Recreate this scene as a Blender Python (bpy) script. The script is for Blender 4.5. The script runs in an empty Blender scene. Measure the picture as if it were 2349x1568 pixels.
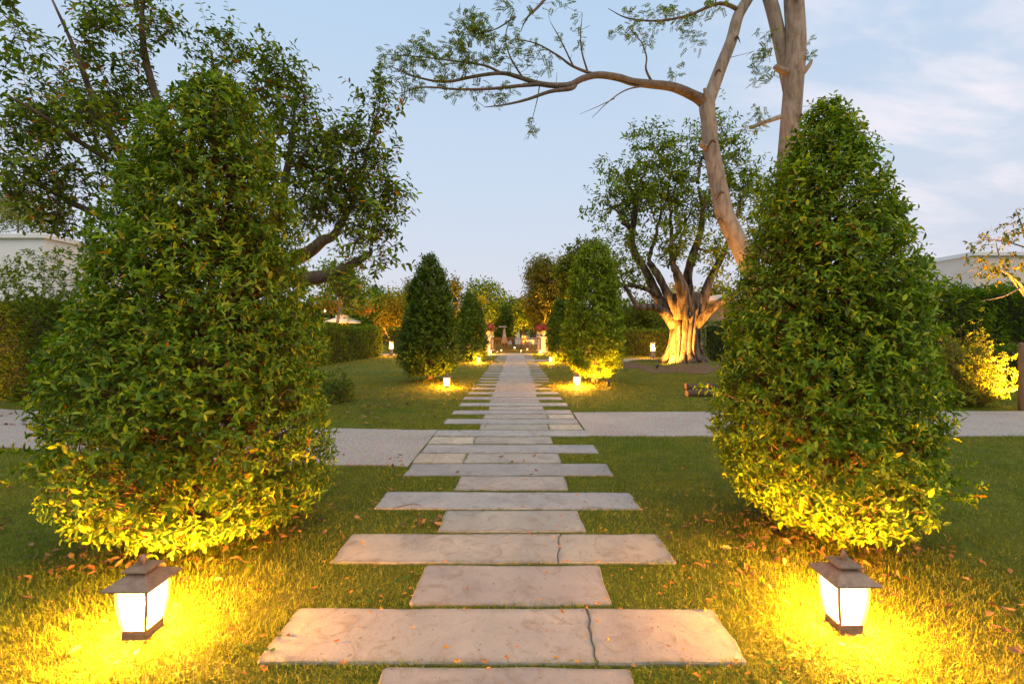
import bpy, math, random
import numpy as np
from mathutils import Vector, Matrix

# ------------------------------------------------------------------ camera, sky, sun, exposure
S = bpy.context.scene
COL = S.collection
F, VX, VY, EYE = 1044.0, 1185.0, 763.0, 1.4        # focal length and vanishing point in picture units (2349 wide)
PW, PH = 2349.0, 1568.0
cam = bpy.data.cameras.new('camera')
cam.sensor_width = 36.0
cam.lens = 36.0 * F / PW
cam.shift_x = -(VX - PW / 2) / PW
cam.shift_y = -(PH / 2 - VY) / PW
cam.clip_start = 0.05
cam.clip_end = 3000
camo = bpy.data.objects.new('camera', cam)
camo.location = (0, 0, EYE)
camo.rotation_euler = (math.radians(90), 0, 0)
COL.objects.link(camo)
S.camera = camo

SUN_EL, SUN_AZ = math.radians(4.0), math.radians(160.0)   # low, behind the camera
W = bpy.data.worlds.new('World')
S.world = W
W.use_nodes = True
nt = W.node_tree
nt.nodes.clear()
def nd(t, k, **kw):
    n = t.nodes.new(k)
    for a, b in kw.items():
        setattr(n, a, b)
    return n
def mth(t, op, a, b=None, c=None, clamp=False):
    n = nd(t, 'ShaderNodeMath', operation=op)
    n.use_clamp = clamp
    for i, v in enumerate((a, b, c)):
        if v is None: continue
        if isinstance(v, (int, float)): n.inputs[i].default_value = v
        else: t.links.new(v, n.inputs[i])
    return n.outputs[0]
def mixc(t, fac, a, b, mode='MIX'):
    n = nd(t, 'ShaderNodeMix', data_type='RGBA', blend_type=mode)
    for i, v in ((0, fac), (6, a), (7, b)):
        if isinstance(v, (int, float)): n.inputs[i].default_value = v
        elif isinstance(v, tuple): n.inputs[i].default_value = (v[0], v[1], v[2], 1)
        else: t.links.new(v, n.inputs[i])
    return n.outputs[2]
sky = nd(nt, 'ShaderNodeTexSky', sky_type='NISHITA')
sky.sun_disc = False
sky.sun_elevation = SUN_EL
sky.sun_rotation = SUN_AZ
sky.air_density = 1.0
sky.dust_density = 0.6
sky.ozone_density = 2.0
tc = nd(nt, 'ShaderNodeTexCoord')
sep = nd(nt, 'ShaderNodeSeparateXYZ')
nt.links.new(tc.outputs['Generated'], sep.inputs[0])
el = mth(nt, 'MAXIMUM', sep.outputs[2], 0.0)
# dusk haze: pale lavender at the horizon going to clear blue overhead
rmp = nd(nt, 'ShaderNodeValToRGB')
nt.links.new(el, rmp.inputs[0])
cr = rmp.color_ramp
cr.elements[0].position = 0.0; cr.elements[0].color = (0.68, 0.64, 0.74, 1)
cr.elements[1].position = 1.0; cr.elements[1].color = (0.30, 0.50, 0.78, 1)
for p, c in ((0.12, (0.635, 0.655, 0.765, 1)), (0.30, (0.58, 0.67, 0.81, 1)), (0.55, (0.485, 0.635, 0.83, 1))):
    e = cr.elements.new(p); e.color = c
SKY_K = 0.098
nis = mixc(nt, 1.0, sky.outputs[0], (1.25, 1.12, 1.0), 'MULTIPLY')
base = mixc(nt, 0.8, nis, mixc(nt, 1.0, rmp.outputs[0], (1 / SKY_K,) * 3, 'MULTIPLY'))
# thin clouds on a plane high above, gathered on the right hand side
den = mth(nt, 'ADD', el, 0.32)
comb = nd(nt, 'ShaderNodeCombineXYZ')
nt.links.new(mth(nt, 'DIVIDE', sep.outputs[0], den), comb.inputs[0])
nt.links.new(mth(nt, 'DIVIDE', sep.outputs[1], den), comb.inputs[1])
mp = nd(nt, 'ShaderNodeMapping')
mp.inputs['Rotation'].default_value = (0, 0, math.radians(28))
mp.inputs['Scale'].default_value = (1.1, 2.6, 1)
nt.links.new(comb.outputs[0], mp.inputs[0])
nz = nd(nt, 'ShaderNodeTexNoise')
nz.inputs['Scale'].default_value = 1.35
nz.inputs['Detail'].default_value = 5
nz.inputs['Roughness'].default_value = 0.6
nz.inputs['Distortion'].default_value = 0.25
nt.links.new(mp.outputs[0], nz.inputs[0])
mr = nd(nt, 'ShaderNodeMapRange', interpolation_type='SMOOTHSTEP')
mr.inputs[1].default_value = 0.42; mr.inputs[2].default_value = 0.68
nt.links.new(nz.outputs[0], mr.inputs[0])
side = nd(nt, 'ShaderNodeMapRange', interpolation_type='SMOOTHSTEP')
side.inputs[1].default_value = 0.22; side.inputs[2].default_value = 0.62
nt.links.new(sep.outputs[0], side.inputs[0])
high = nd(nt, 'ShaderNodeMapRange', interpolation_type='SMOOTHSTEP')
high.inputs[1].default_value = 0.02; high.inputs[2].default_value = 0.30
high.inputs[3].default_value = 0.35
nt.links.new(el, high.inputs[0])
cl = mth(nt, 'MULTIPLY', mth(nt, 'MULTIPLY', mth(nt, 'MULTIPLY', mr.outputs[0], side.outputs[0]), high.outputs[0]), 0.85)
base = mixc(nt, cl, base, tuple(v / SKY_K for v in (0.79, 0.735, 0.775)))
bg = nd(nt, 'ShaderNodeBackground')
bg.inputs[1].default_value = SKY_K
nt.links.new(base, bg.inputs[0])
wo = nd(nt, 'ShaderNodeOutputWorld')
nt.links.new(bg.outputs[0], wo.inputs[0])

sun = bpy.data.lights.new('sun', 'SUN')  # broad soft lamp added as fill, standing in for the bright dusk sky overhead
sun.energy = 1.65
sun.angle = math.radians(70)
sun.color = (1.0, 0.80, 0.58)
sky_fill_o = bpy.data.objects.new('sun', sun)
COL.objects.link(sky_fill_o)
sd = Vector((math.sin(math.radians(160)) * 1.0, math.cos(math.radians(160)) * 1.0, math.tan(math.radians(62))))  # towards the light
sky_fill_o.rotation_euler = sd.to_track_quat('Z', 'Y').to_euler()

S.view_settings.view_transform = 'Standard'
S.view_settings.look = 'None'
S.view_settings.exposure = 0.34
S.view_settings.gamma = 1.0
S.view_settings.use_curve_mapping = False
S.render.engine = 'CYCLES'
cy = S.cycles
cy.use_denoising = True
try:
    cy.denoiser = 'OPENIMAGEDENOISE'
    cy.denoising_input_passes = 'RGB_ALBEDO_NORMAL'
    cy.denoising_prefilter = 'ACCURATE'
except Exception:
    pass
cy.max_bounces = 6; cy.diffuse_bounces = 3; cy.glossy_bounces = 2
cy.transmission_bounces = 4; cy.transparent_max_bounces = 8
cy.caustics_reflective = False; cy.caustics_refractive = False
cy.sample_clamp_indirect = 3.0

# ------------------------------------------------------------------ helpers
def at(x, y, d):
    """picture position + distance along the path -> point in the garden"""
    return np.array(((x - VX) / F * d, d, EYE - (y - VY) / F * d))
def gnd(x, y, z=0.0):
    d = (EYE - z) * F / (y - VY)
    return np.array(((x - VX) / F * d, d, z))
def sst(a, b, x):
    t = np.clip((x - a) / (b - a), 0, 1)
    return t * t * (3 - 2 * t)
def nrm(v):
    v = np.asarray(v, float)
    return v / np.maximum(np.linalg.norm(v, axis=-1, keepdims=True), 1e-9)

MOUNDS = [(2.1, 3.0, 0.06, 0.5), (-2.3, 3.0, 0.06, 0.5), (-2.4, 12.4, 0.09, 0.7), (2.03, 12.0, 0.09, 0.7),
          (-2.1, 21.6, 0.07, 0.7), (2.05, 21.4, 0.07, 0.7)]
def hgt(x, y):
    x = np.asarray(x, float); y = np.asarray(y, float)
    h = np.zeros(np.broadcast(x, y).shape)
    for mx, my, a, s in MOUNDS:
        h = h + a * np.exp(-((x - mx) ** 2 + (y - my) ** 2) / (2 * s * s))
    r = np.hypot((x - 6.3) / 1.25, y - 17.6)
    h = h + 0.30 * (1 - sst(1.3, 2.6, r))
    off = sst(1.3, 2.2, np.abs(x + 0.08)) * (1 - sst(4.0, 4.6, y) * (1 - sst(9.5, 10.5, y))) * (1 - sst(20.5, 21.5, y))
    h = h + off * 0.012 * (np.sin(x * 1.7 + y * 0.9) + np.sin(x * 0.8 - y * 1.9 + 1.3))
    # shallow step in the left lawn
    h = h - 0.05 * sst(14.6, 15.2, y) * (1 - sst(16, 20, y)) * sst(1.6, 3.0, -x) * (1 - sst(8, 9, -x))
    return h

ORG = {}
def thing(name, label, cat, loc=(0, 0, 0), group=None, kind=None):
    o = bpy.data.objects.new(name, None)
    o.empty_display_size = 0.1
    COL.objects.link(o)
    o.location = loc
    if label: o['label'] = label
    if cat: o['category'] = cat
    if group: o['group'] = group
    if kind: o['kind'] = kind
    ORG[o.name] = np.array(loc, float)
    return o
def mk(name, V, faces, mat, parent=None, tint=None, smooth=False, kind=None, label=None, cat=None, group=None, loc=None):
    """link ONE mesh object; V in garden coordinates, stored relative to its parent's (or its own) origin"""
    V = np.asarray(V, float).reshape(-1, 3)
    if parent is not None: org = ORG[parent.name]
    elif loc is not None: org = np.array(loc, float)
    else: org = np.zeros(3)
    me = bpy.data.meshes.new(name)
    if isinstance(faces, list):
        me.from_pydata((V - org).tolist(), [], faces)
    else:
        faces = np.asarray(faces, np.int32)
        n, k = faces.shape
        me.vertices.add(len(V))
        me.vertices.foreach_set('co', (V - org).astype(np.float32).ravel())
        me.loops.add(n * k)
        me.loops.foreach_set('vertex_index', faces.ravel())
        me.polygons.add(n)
        me.polygons.foreach_set('loop_start', np.arange(0, n * k, k, dtype=np.int32))
        me.polygons.foreach_set('loop_total', np.full(n, k, np.int32))
        me.update(calc_edges=True)
    if tint is not None:
        t = np.asarray(tint, np.float32)
        if t.ndim == 1: t = np.tile(t, (len(V), 1))
        a = me.attributes.new('tint', 'FLOAT_COLOR', 'POINT')
        a.data.foreach_set('color', np.hstack([t, np.ones((len(t), 1), np.float32)]).astype(np.float32).ravel())
    if smooth:
        me.polygons.foreach_set('use_smooth', np.ones(len(me.polygons), bool))
    if mat is not None: me.materials.append(mat)
    o = bpy.data.objects.new(name, me)
    COL.objects.link(o)
    if parent is not None:
        o.parent = parent
        ORG[o.name] = org
    else:
        o.location = org
        ORG[o.name] = org
    for k_, v_ in (('kind', kind), ('label', label), ('category', cat), ('group', group)):
        if v_: o[k_] = v_
    return o
def join(parts):
    """[(V, faces list)] -> one (V, faces)"""
    Vs, Fs, n = [], [], 0
    for V, f in parts:
        V = np.asarray(V, float)
        Vs.append(V)
        Fs += [tuple(i + n for i in q) for q in f]
        n += len(V)
    return np.vstack(Vs), Fs
def box(cx, cy, z0, z1, hx, hy, tx=None, ty=None):
    """box, optionally with a different half size at the top"""
    tx = hx if tx is None else tx; ty = hy if ty is None else ty
    V = [(cx - hx, cy - hy, z0), (cx + hx, cy - hy, z0), (cx + hx, cy + hy, z0), (cx - hx, cy + hy, z0),
         (cx - tx, cy - ty, z1), (cx + tx, cy - ty, z1), (cx + tx, cy + ty, z1), (cx - tx, cy + ty, z1)]
    Fc = [(3, 2, 1, 0), (4, 5, 6, 7), (0, 1, 5, 4), (1, 2, 6, 5), (2, 3, 7, 6), (3, 0, 4, 7)]
    return np.array(V, float), Fc
def bbox_bev(cx, cy, z0, z1, hx, hy, b=0.006):
    """box with chamfered vertical edges and top"""
    def ring(h, k, z):
        a, c = h
        return [(cx - a + k, cy - c, z), (cx + a - k, cy - c, z), (cx + a, cy - c + k, z), (cx + a, cy + c - k, z),
                (cx + a - k, cy + c, z), (cx - a + k, cy + c, z), (cx - a, cy + c - k, z), (cx - a, cy - c + k, z)]
    V = ring((hx, hy), b, z0) + ring((hx, hy), b, z1 - b) + ring((hx - b, hy - b), b, z1)
    Fc = [tuple(range(7, -1, -1)), tuple(range(16, 24))]
    for r in (0, 8):
        for i in range(8):
            j = (i + 1) % 8
            Fc.append((r + i, r + j, r + 8 + j, r + 8 + i))
    return np.array(V, float), Fc
def lathe(prof, cx, cy, n=16):
    V, Fc = [], []
    for r, z in prof:
        for i in range(n):
            a = 2 * math.pi * i / n
            V.append((cx + r * math.cos(a), cy + r * math.sin(a), z))
    for k in range(len(prof) - 1):
        for i in range(n):
            j = (i + 1) % n
            Fc.append((k * n + i, k * n + j, (k + 1) * n + j, (k + 1) * n + i))
    Fc.append(tuple(range(n - 1, -1, -1)))
    Fc.append(tuple((len(prof) - 1) * n + i for i in range(n)))
    return np.array(V, float), Fc
def spline(pts, rad, k=5):
    """Catmull-Rom through pts -> finer polyline with radii"""
    P = np.asarray(pts, float); R = np.asarray(rad, float)
    P = np.vstack([2 * P[0] - P[1], P, 2 * P[-1] - P[-2]])
    R = np.concatenate([[R[0]], R, [R[-1]]])
    out, ro = [], []
    for i in range(1, len(P) - 2):
        for s in range(k):
            t = s / k
            a = -0.5 * t + t * t - 0.5 * t ** 3; b = 1 - 2.5 * t * t + 1.5 * t ** 3
            c = 0.5 * t + 2 * t * t - 1.5 * t ** 3; d = -0.5 * t * t + 0.5 * t ** 3
            out.append(a * P[i - 1] + b * P[i] + c * P[i + 1] + d * P[i + 2])
            ro.append(R[i] * (1 - t) + R[i + 1] * t)
    out.append(P[-2]); ro.append(R[-2])
    return np.array(out), np.array(ro)
def tube_arrays(polys, sides=6):
    """[(pts, radii)] -> V, quads (numpy), each capped by pinching"""
    Vs, Fs, n = [], [], 0
    ang = np.arange(sides) * 2 * math.pi / sides
    ca, sa = np.cos(ang)[None, :, None], np.sin(ang)[None, :, None]
    idx = np.arange(sides); jdx = (idx + 1) % sides
    for P, R in polys:
        P = np.asarray(P, float); R = np.asarray(R, float)
        m = len(P)
        T = np.gradient(P, axis=0)
        T = T / np.maximum(np.linalg.norm(T, axis=1, keepdims=True), 1e-9)
        mean = T.mean(0)
        ref = np.array((1., 0, 0)) if abs(mean[0]) < 0.6 * np.linalg.norm(mean) else np.array((0, 1., 0))
        A = np.cross(T, ref); A /= np.maximum(np.linalg.norm(A, axis=1, keepdims=True), 1e-9)
        B = np.cross(T, A)
        V = P[:, None, :] + R[:, None, None] * (ca * A[:, None, :] + sa * B[:, None, :])
        V = np.vstack([V.reshape(-1, 3), P[0], P[-1]])
        r = np.arange(m - 1)[:, None] * sides
        q = np.stack([r + idx, r + sides + idx, r + sides + jdx, r + jdx], -1).reshape(-1, 4)
        c0, c1 = m * sides, m * sides + 1
        e0 = np.stack([np.full(sides, c0), idx, jdx, jdx], -1)
        e1 = np.stack([np.full(sides, c1), (m - 1) * sides + jdx, (m - 1) * sides + idx, (m - 1) * sides + idx], -1)
        Vs.append(V); Fs.append(q + n)
        Fs.append(('tri', e0[:, :3] + n)); Fs.append(('tri', e1[:, :3] + n))
        n += len(V)
    quads = np.vstack([f for f in Fs if not isinstance(f, tuple)])
    tris = np.vstack([f[1] for f in Fs if isinstance(f, tuple)])
    return np.vstack(Vs), quads, tris
def tubes(name, polys, mat, parent=None, sides=6, **kw):
    V, q, t = tube_arrays(polys, sides)
    fl = [tuple(x) for x in q.tolist()] + [tuple(x) for x in t.tolist()]
    return mk(name, V, fl, mat, parent, smooth=True, **kw)

# ------------------------------------------------------------------ materials
def mat_new(name):
    m = bpy.data.materials.new(name)
    m.use_nodes = True
    t = m.node_tree
    t.nodes.clear()
    return m, t, nd(t, 'ShaderNodeOutputMaterial')
def noise(t, scale, detail=3, rough=0.5, co=None, dist=0.0):
    n = nd(t, 'ShaderNodeTexNoise')
    n.inputs['Scale'].default_value = scale
    n.inputs['Detail'].default_value = detail
    n.inputs['Roughness'].default_value = rough
    n.inputs['Distortion'].default_value = dist
    if co is not None: t.links.new(co, n.inputs['Vector'])
    return n.outputs[0]
def ramp(t, fac, stops):
    r = nd(t, 'ShaderNodeValToRGB')
    t.links.new(fac, r.inputs[0])
    e = r.color_ramp.elements
    e[0].position = stops[0][0]; e[0].color = (*stops[0][1], 1)
    e[1].position = stops[-1][0]; e[1].color = (*stops[-1][1], 1)
    for p, c in stops[1:-1]:
        x = e.new(p); x.color = (*c, 1)
    return r.outputs[0]
def geo_pos(t):
    return nd(t, 'ShaderNodeNewGeometry').outputs['Position']
def bump(t, h, strength=0.4, dist=0.02):
    b = nd(t, 'ShaderNodeBump')
    b.inputs['Strength'].default_value = strength
    b.inputs['Distance'].default_value = dist
    t.links.new(h, b.inputs['Height'])
    return b.outputs[0]
def principled(t, col, rough=0.7, normal=None, spec=0.3, metal=0.0):
    p = nd(t, 'ShaderNodeBsdfPrincipled')
    if isinstance(col, tuple): p.inputs['Base Color'].default_value = (*col, 1)
    else: t.links.new(col, p.inputs['Base Color'])
    if isinstance(rough, (int, float)): p.inputs['Roughness'].default_value = rough
    else: t.links.new(rough, p.inputs['Roughness'])
    p.inputs['Specular IOR Level'].default_value = spec
    p.inputs['Metallic'].default_value = metal
    if normal is not None: t.links.new(normal, p.inputs['Normal'])
    return p
def leaf_mat(name, rough=0.45, trans=0.35, spec=0.35, tgain=(1.25, 1.3, 0.5), gain=(1, 1, 1)):
    m, t, out = mat_new(name)
    a = nd(t, 'ShaderNodeAttribute', attribute_name='tint')
    v = noise(t, 9.0, 2, 0.5, geo_pos(t))
    col = mixc(t, 1.0, a.outputs['Color'], ramp(t, v, [(0.3, tuple(0.82 * g_ for g_ in gain)), (0.7, tuple(1.2 * g_ for g_ in gain))]), 'MULTIPLY')
    p = principled(t, col, rough, spec=spec)
    tr = nd(t, 'ShaderNodeBsdfTranslucent')
    t.links.new(mixc(t, 1.0, col, tgain, 'MULTIPLY'), tr.inputs[0])
    mx = nd(t, 'ShaderNodeMixShader')
    mx.inputs[0].default_value = trans
    t.links.new(p.outputs[0], mx.inputs[1]); t.links.new(tr.outputs[0], mx.inputs[2])
    t.links.new(mx.outputs[0], out.inputs[0])
    return m
def simple_mat(name, col, rough=0.7, var=0.15, scale=6.0, bs=0.2, bd=0.01, spec=0.3, metal=0.0):
    m, t, out = mat_new(name)
    po = geo_pos(t)
    v = noise(t, scale, 4, 0.6, po)
    lo = tuple(max(0, c * (1 - var)) for c in col); hi = tuple(min(1, c * (1 + var)) for c in col)
    c = ramp(t, v, [(0.3, lo), (0.7, hi)])
    p = principled(t, c, rough, bump(t, noise(t, scale * 5, 3, 0.6, po), bs, bd), spec, metal)
    t.links.new(p.outputs[0], out.inputs[0])
    return m
def bark_mat(name, stops, sx=9.0, sz=2.2, bs=0.7, bd=0.03, rough=0.9, fine=40.0):
    m, t, out = mat_new(name)
    mp = nd(t, 'ShaderNodeMapping')
    mp.inputs['Scale'].default_value = (sx, sx, sz)
    t.links.new(geo_pos(t), mp.inputs[0])
    a = noise(t, 1.0, 6, 0.65, mp.outputs[0], 0.6)
    b = noise(t, fine, 3, 0.6, geo_pos(t))
    big = noise(t, 1.3, 3, 0.6, geo_pos(t), 0.5)
    fac = mth(t, 'ADD', mth(t, 'MULTIPLY', a, 0.6), mth(t, 'MULTIPLY', big, 0.4))
    c = ramp(t, fac, stops)
    h = mth(t, 'ADD', a, mth(t, 'MULTIPLY', b, 0.25))
    p = principled(t, c, rough, bump(t, h, bs, bd), 0.2)
    t.links.new(p.outputs[0], out.inputs[0])
    return m
def emit_mat(name, col, strength, transp=0.0):
    m, t, out = mat_new(name)
    e = nd(t, 'ShaderNodeEmission')
    e.inputs[0].default_value = (*col, 1); e.inputs[1].default_value = strength
    if transp > 0:
        tr = nd(t, 'ShaderNodeBsdfTransparent')
        mx = nd(t, 'ShaderNodeMixShader'); mx.inputs[0].default_value = transp
        t.links.new(e.outputs[0], mx.inputs[1]); t.links.new(tr.outputs[0], mx.inputs[2])
        t.links.new(mx.outputs[0], out.inputs[0])
    else:
        t.links.new(e.outputs[0], out.inputs[0])
    return m

M = {}
M['leaf'] = leaf_mat('glossy_leaf', 0.46, 0.36, 0.22, gain=(2.05, 1.78, 0.55))
M['leaf_soft'] = leaf_mat('soft_leaf', 0.6, 0.38, 0.18, gain=(1.9, 1.7, 0.7))
M['grass'] = leaf_mat('grass_blade', 0.6, 0.35, 0.18, (1.2, 1.25, 0.5), (1.25, 1.25, 0.8))
M['flower'] = leaf_mat('petal', 0.6, 0.4, 0.2, (1.1, 0.9, 0.9))
M['litter'] = leaf_mat('dry_leaf', 0.7, 0.15, 0.2, (1.1, 0.9, 0.6))
M['twig'] = bark_mat('twig_bark', [(0.3, (0.10, 0.06, 0.035)), (0.7, (0.24, 0.16, 0.09))], 20, 10, 0.3, 0.005)
M['dark_bark'] = bark_mat('dark_bark', [(0.3, (0.045, 0.032, 0.024)), (0.55, (0.11, 0.08, 0.055)), (0.75, (0.20, 0.16, 0.12))], 8, 3)
M['fig_bark'] = bark_mat('fig_bark', [(0.40, (0.022, 0.017, 0.014)), (0.47, (0.09, 0.065, 0.045)), (0.56, (0.22, 0.16, 0.11)), (0.74, (0.34, 0.26, 0.19))], 6.5, 1.1, 1.0, 0.12)
M['pale_bark'] = bark_mat('pale_bark', [(0.33, (0.07, 0.05, 0.035)), (0.41, (0.22, 0.16, 0.115)), (0.55, (0.36, 0.28, 0.21)), (0.75, (0.46, 0.37, 0.29))], 11, 3.0, 0.8, 0.03)
M['bough_bark'] = bark_mat('bough_bark', [(0.3, (0.07, 0.05, 0.035)), (0.5, (0.17, 0.125, 0.09)), (0.75, (0.28, 0.21, 0.16))], 9, 6, 0.5, 0.01)
M['dark_metal'] = simple_mat('bronze_metal', (0.25, 0.17, 0.115), 0.55, 0.25, 30, 0.15, 0.002, 0.5, 0.3)
M['black'] = simple_mat('black_metal', (0.03, 0.025, 0.022), 0.5, 0.2, 30, 0.1, 0.002, 0.5, 0.4)
M['white'] = simple_mat('white_render', (0.72, 0.72, 0.70), 0.85, 0.04, 1.2, 0.15, 0.004)
M['stone_white'] = simple_mat('cast_stone', (0.66, 0.60, 0.50), 0.8, 0.10, 5, 0.3, 0.008)
M['wood'] = bark_mat('weathered_wood', [(0.3, (0.13, 0.08, 0.045)), (0.7, (0.27, 0.18, 0.10))], 18, 1.2, 0.4, 0.01, 0.7)
M['core'] = simple_mat('hedge_filler', (0.045, 0.045, 0.02), 0.95, 0.4, 12, 0.8, 0.06)  # even dark colour of the filler boxes inside the hedges
M['soil'] = simple_mat('soil', (0.13, 0.085, 0.045), 0.95, 0.3, 14, 0.6, 0.02)
M['dim_canvas'] = simple_mat('dusky_canvas', (0.36, 0.31, 0.29), 0.85, 0.05, 4, 0.1, 0.003)
M['canvas'] = simple_mat('cream_canvas', (0.74, 0.70, 0.64), 0.85, 0.05, 4, 0.1, 0.003)
# ------------------------------------------------------------------ lawn, gravel, stone path
rng = np.random.default_rng(7)
def lawn_material():
    m, t, out = mat_new('lawn_turf')
    po = geo_pos(t)
    big = noise(t, 0.5, 4, 0.6, po)
    mid = noise(t, 3.5, 4, 0.65, po)
    fine = noise(t, 60, 3, 0.7, po)
    c1 = ramp(t, mid, [(0.3, (0.07, 0.09, 0.014)), (0.55, (0.125, 0.14, 0.022)), (0.75, (0.19, 0.17, 0.04))])
    c2 = ramp(t, big, [(0.35, (0.75, 0.85, 0.8)), (0.65, (1.25, 1.12, 1.0))])
    c = mixc(t, 1.0, c1, c2, 'MULTIPLY')
    c = mixc(t, 1.0, c, ramp(t, fine, [(0.25, (0.6, 0.6, 0.6)), (0.75, (1.35, 1.35, 1.35))]), 'MULTIPLY')
    p = principled(t, c, 0.9, bump(t, mth(t, 'ADD', fine, mid), 0.8, 0.03), 0.1)
    t.links.new(p.outputs[0], out.inputs[0])
    return m
def axis(fine0, fine1, step, far, grow=1.35):
    a = list(np.arange(fine0, fine1 + 1e-6, step))
    s, v = step, fine1
    while v < far:
        s *= grow; v += s; a.append(v)
    s, v = step, fine0
    while v > -far:
        s *= grow; v -= s; a.insert(0, v)
    return np.array(a)
gx = axis(-12, 12, 0.16, 900); gy = axis(-1, 26, 0.18, 900)
GX, GY = np.meshgrid(gx, gy)
V = np.stack([GX, GY, hgt(GX, GY)], -1).reshape(-1, 3)
nx = len(gx)
ii = (np.arange(len(gy) - 1)[:, None] * nx + np.arange(nx - 1)[None, :]).ravel()
mk('lawn', V, np.stack([ii, ii + 1, ii + nx + 1, ii + nx], -1), lawn_material(), smooth=True, kind='structure',
   label='mown green lawn either side of the stone path')

def gravel_material():
    m, t, out = mat_new('washed_gravel')
    po = geo_pos(t)
    vo = nd(t, 'ShaderNodeTexVoronoi'); vo.inputs['Scale'].default_value = 55
    t.links.new(po, vo.inputs['Vector'])
    big = noise(t, 1.2, 4, 0.6, po)
    c = mixc(t, 0.35, ramp(t, noise(t, 70, 3, 0.75, po), [(0.34, (0.11, 0.09, 0.075)), (0.48, (0.32, 0.29, 0.255)), (0.56, (0.39, 0.345, 0.30)), (0.68, (0.62, 0.56, 0.50))]), vo.outputs['Color'], 'SOFT_LIGHT')
    c = mixc(t, 1.0, c, ramp(t, big, [(0.3, (0.88, 0.88, 0.88)), (0.7, (1.1, 1.1, 1.1))]), 'MULTIPLY')
    p = principled(t, c, 0.9, bump(t, vo.outputs['Distance'], 0.8, 0.008), 0.2)
    t.links.new(p.outputs[0], out.inputs[0])
    return m
M['gravel'] = gravel_material()
def gravel(near, far, name):
    xs = np.linspace(near[0][0], near[-1][0], 60)
    n = np.interp(xs, *zip(*sorted(near))) if near[0][0] < near[-1][0] else np.interp(xs, *zip(*sorted(near)))
    f = np.interp(xs, *zip(*sorted(far)))
    wob = 0.02 * np.sin(xs * 3.1) + 0.012 * np.sin(xs * 8.3 + 1)
    n = n + wob; f = f - wob * 0.8
    T = 0.014
    V = []
    for x, a, b in zip(xs, n, f):
        V += [(x, a, -0.05), (x, a, T), (x, b, T), (x, b, -0.05)]
    Fc = []
    for i in range(59):
        a, b = i * 4, i * 4 + 4
        Fc += [(a, b, b + 1, a + 1), (a + 1, b + 1, b + 2, a + 2), (a + 2, b + 2, b + 3, a + 3)]
    if near[0][0] > near[-1][0]:
        Fc = [tuple(reversed(q)) for q in Fc]
    mk(name, V, Fc, M['gravel'], kind='structure')
    return (np.array(sorted(near)), np.array(sorted(far)))
G_L = gravel([(-1.13, 4.74), (-2.07, 4.80), (-3.6, 4.98), (-6.3, 5.55), (-14, 7.4)],
             [(-1.13, 6.52), (-2.6, 6.6), (-5.0, 7.15), (-9.4, 8.3), (-14, 9.8)], 'gravel_path')
G_R = gravel([(0.98, 6.16), (2.5, 6.12), (6.8, 6.12), (14, 6.7)], [(0.98, 7.93), (2.5, 8.02), (6.0, 7.98), (14, 8.3)], 'gravel_path')
G_R2 = gravel([(0.98, 21.95), (5, 21.9), (9.5, 22.6)], [(0.98, 23.6), (5, 23.9), (9.5, 25.0)], 'gravel_path')
G_L2 = gravel([(-1.13, 27.6), (-5, 27.8), (-12, 29.0)], [(-1.13, 29.1), (-5, 29.4), (-12, 31.0)], 'gravel_path')
GR = [G_L, G_R, G_R2, G_L2]
def on_gravel(x, y, pad=0.0):
    r = np.zeros(np.shape(x), bool)
    for a, b in GR:
        inx = (x >= a[0, 0] - 0.02) & (x <= a[-1, 0])
        r |= inx & (y > np.interp(x, a[:, 0], a[:, 1]) + pad) & (y < np.interp(x, b[:, 0], b[:, 1]) - pad)
    return r

def slab_material():
    m, t, out = mat_new('paving_slab')
    po = geo_pos(t)
    oi = nd(t, 'ShaderNodeObjectInfo')
    sh = nd(t, 'ShaderNodeVectorMath', operation='ADD')
    t.links.new(po, sh.inputs[0])
    sc = nd(t, 'ShaderNodeCombineXYZ')
    t.links.new(mth(t, 'MULTIPLY', oi.outputs['Random'], 37.0), sc.inputs[2])
    t.links.new(sc.outputs[0], sh.inputs[1])
    q = sh.outputs[0]
    cloud = noise(t, 3.0, 5, 0.6, q, 0.6)
    stain = noise(t, 7.0, 5, 0.65, q, 1.4)
    speck = noise(t, 38, 3, 0.7, q)
    grain = noise(t, 240, 2, 0.6, q)
    c = mixc(t, 1.0, oi.outputs['Color'], ramp(t, cloud, [(0.3, (0.78, 0.78, 0.80)), (0.45, (0.95, 0.94, 0.93)), (0.58, (1.05, 1.03, 1.0)), (0.72, (1.18, 1.13, 1.05))]), 'MULTIPLY')
    c = mixc(t, ramp(t, stain, [(0.51, (0, 0, 0)), (0.68, (0.6, 0.6, 0.6))]), c, (0.20, 0.155, 0.115))
    c = mixc(t, ramp(t, speck, [(0.64, (0, 0, 0)), (0.70, (0.75, 0.75, 0.75))]), c, (0.13, 0.10, 0.08))
    ed = nd(t, 'ShaderNodeAttribute', attribute_name='wear')
    edf = mth(t, 'MULTIPLY', mth(t, 'POWER', ed.outputs['Fac'], 1.4), ramp(t, noise(t, 14, 4, 0.7, q), [(0.35, (0.15, 0.15, 0.15)), (0.65, (1, 1, 1))]))
    c = mixc(t, edf, c, (0.085, 0.075, 0.045))
    c = mixc(t, 1.0, c, ramp(t, grain, [(0.3, (0.86, 0.9, 0.9)), (0.7, (1.08, 1.08, 1.08))]), 'MULTIPLY')
    h = mth(t, 'ADD', mth(t, 'MULTIPLY', grain, 0.4), stain)
    p = principled(t, c, 0.8, bump(t, h, 0.5, 0.008), 0.25)
    t.links.new(p.outputs[0], out.inputs[0])
    return m
M['slab'] = slab_material()
path = thing('stone_path', None, None, (0, 0, 0), kind='structure')
SLABS = []
CRACKS = []
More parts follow.
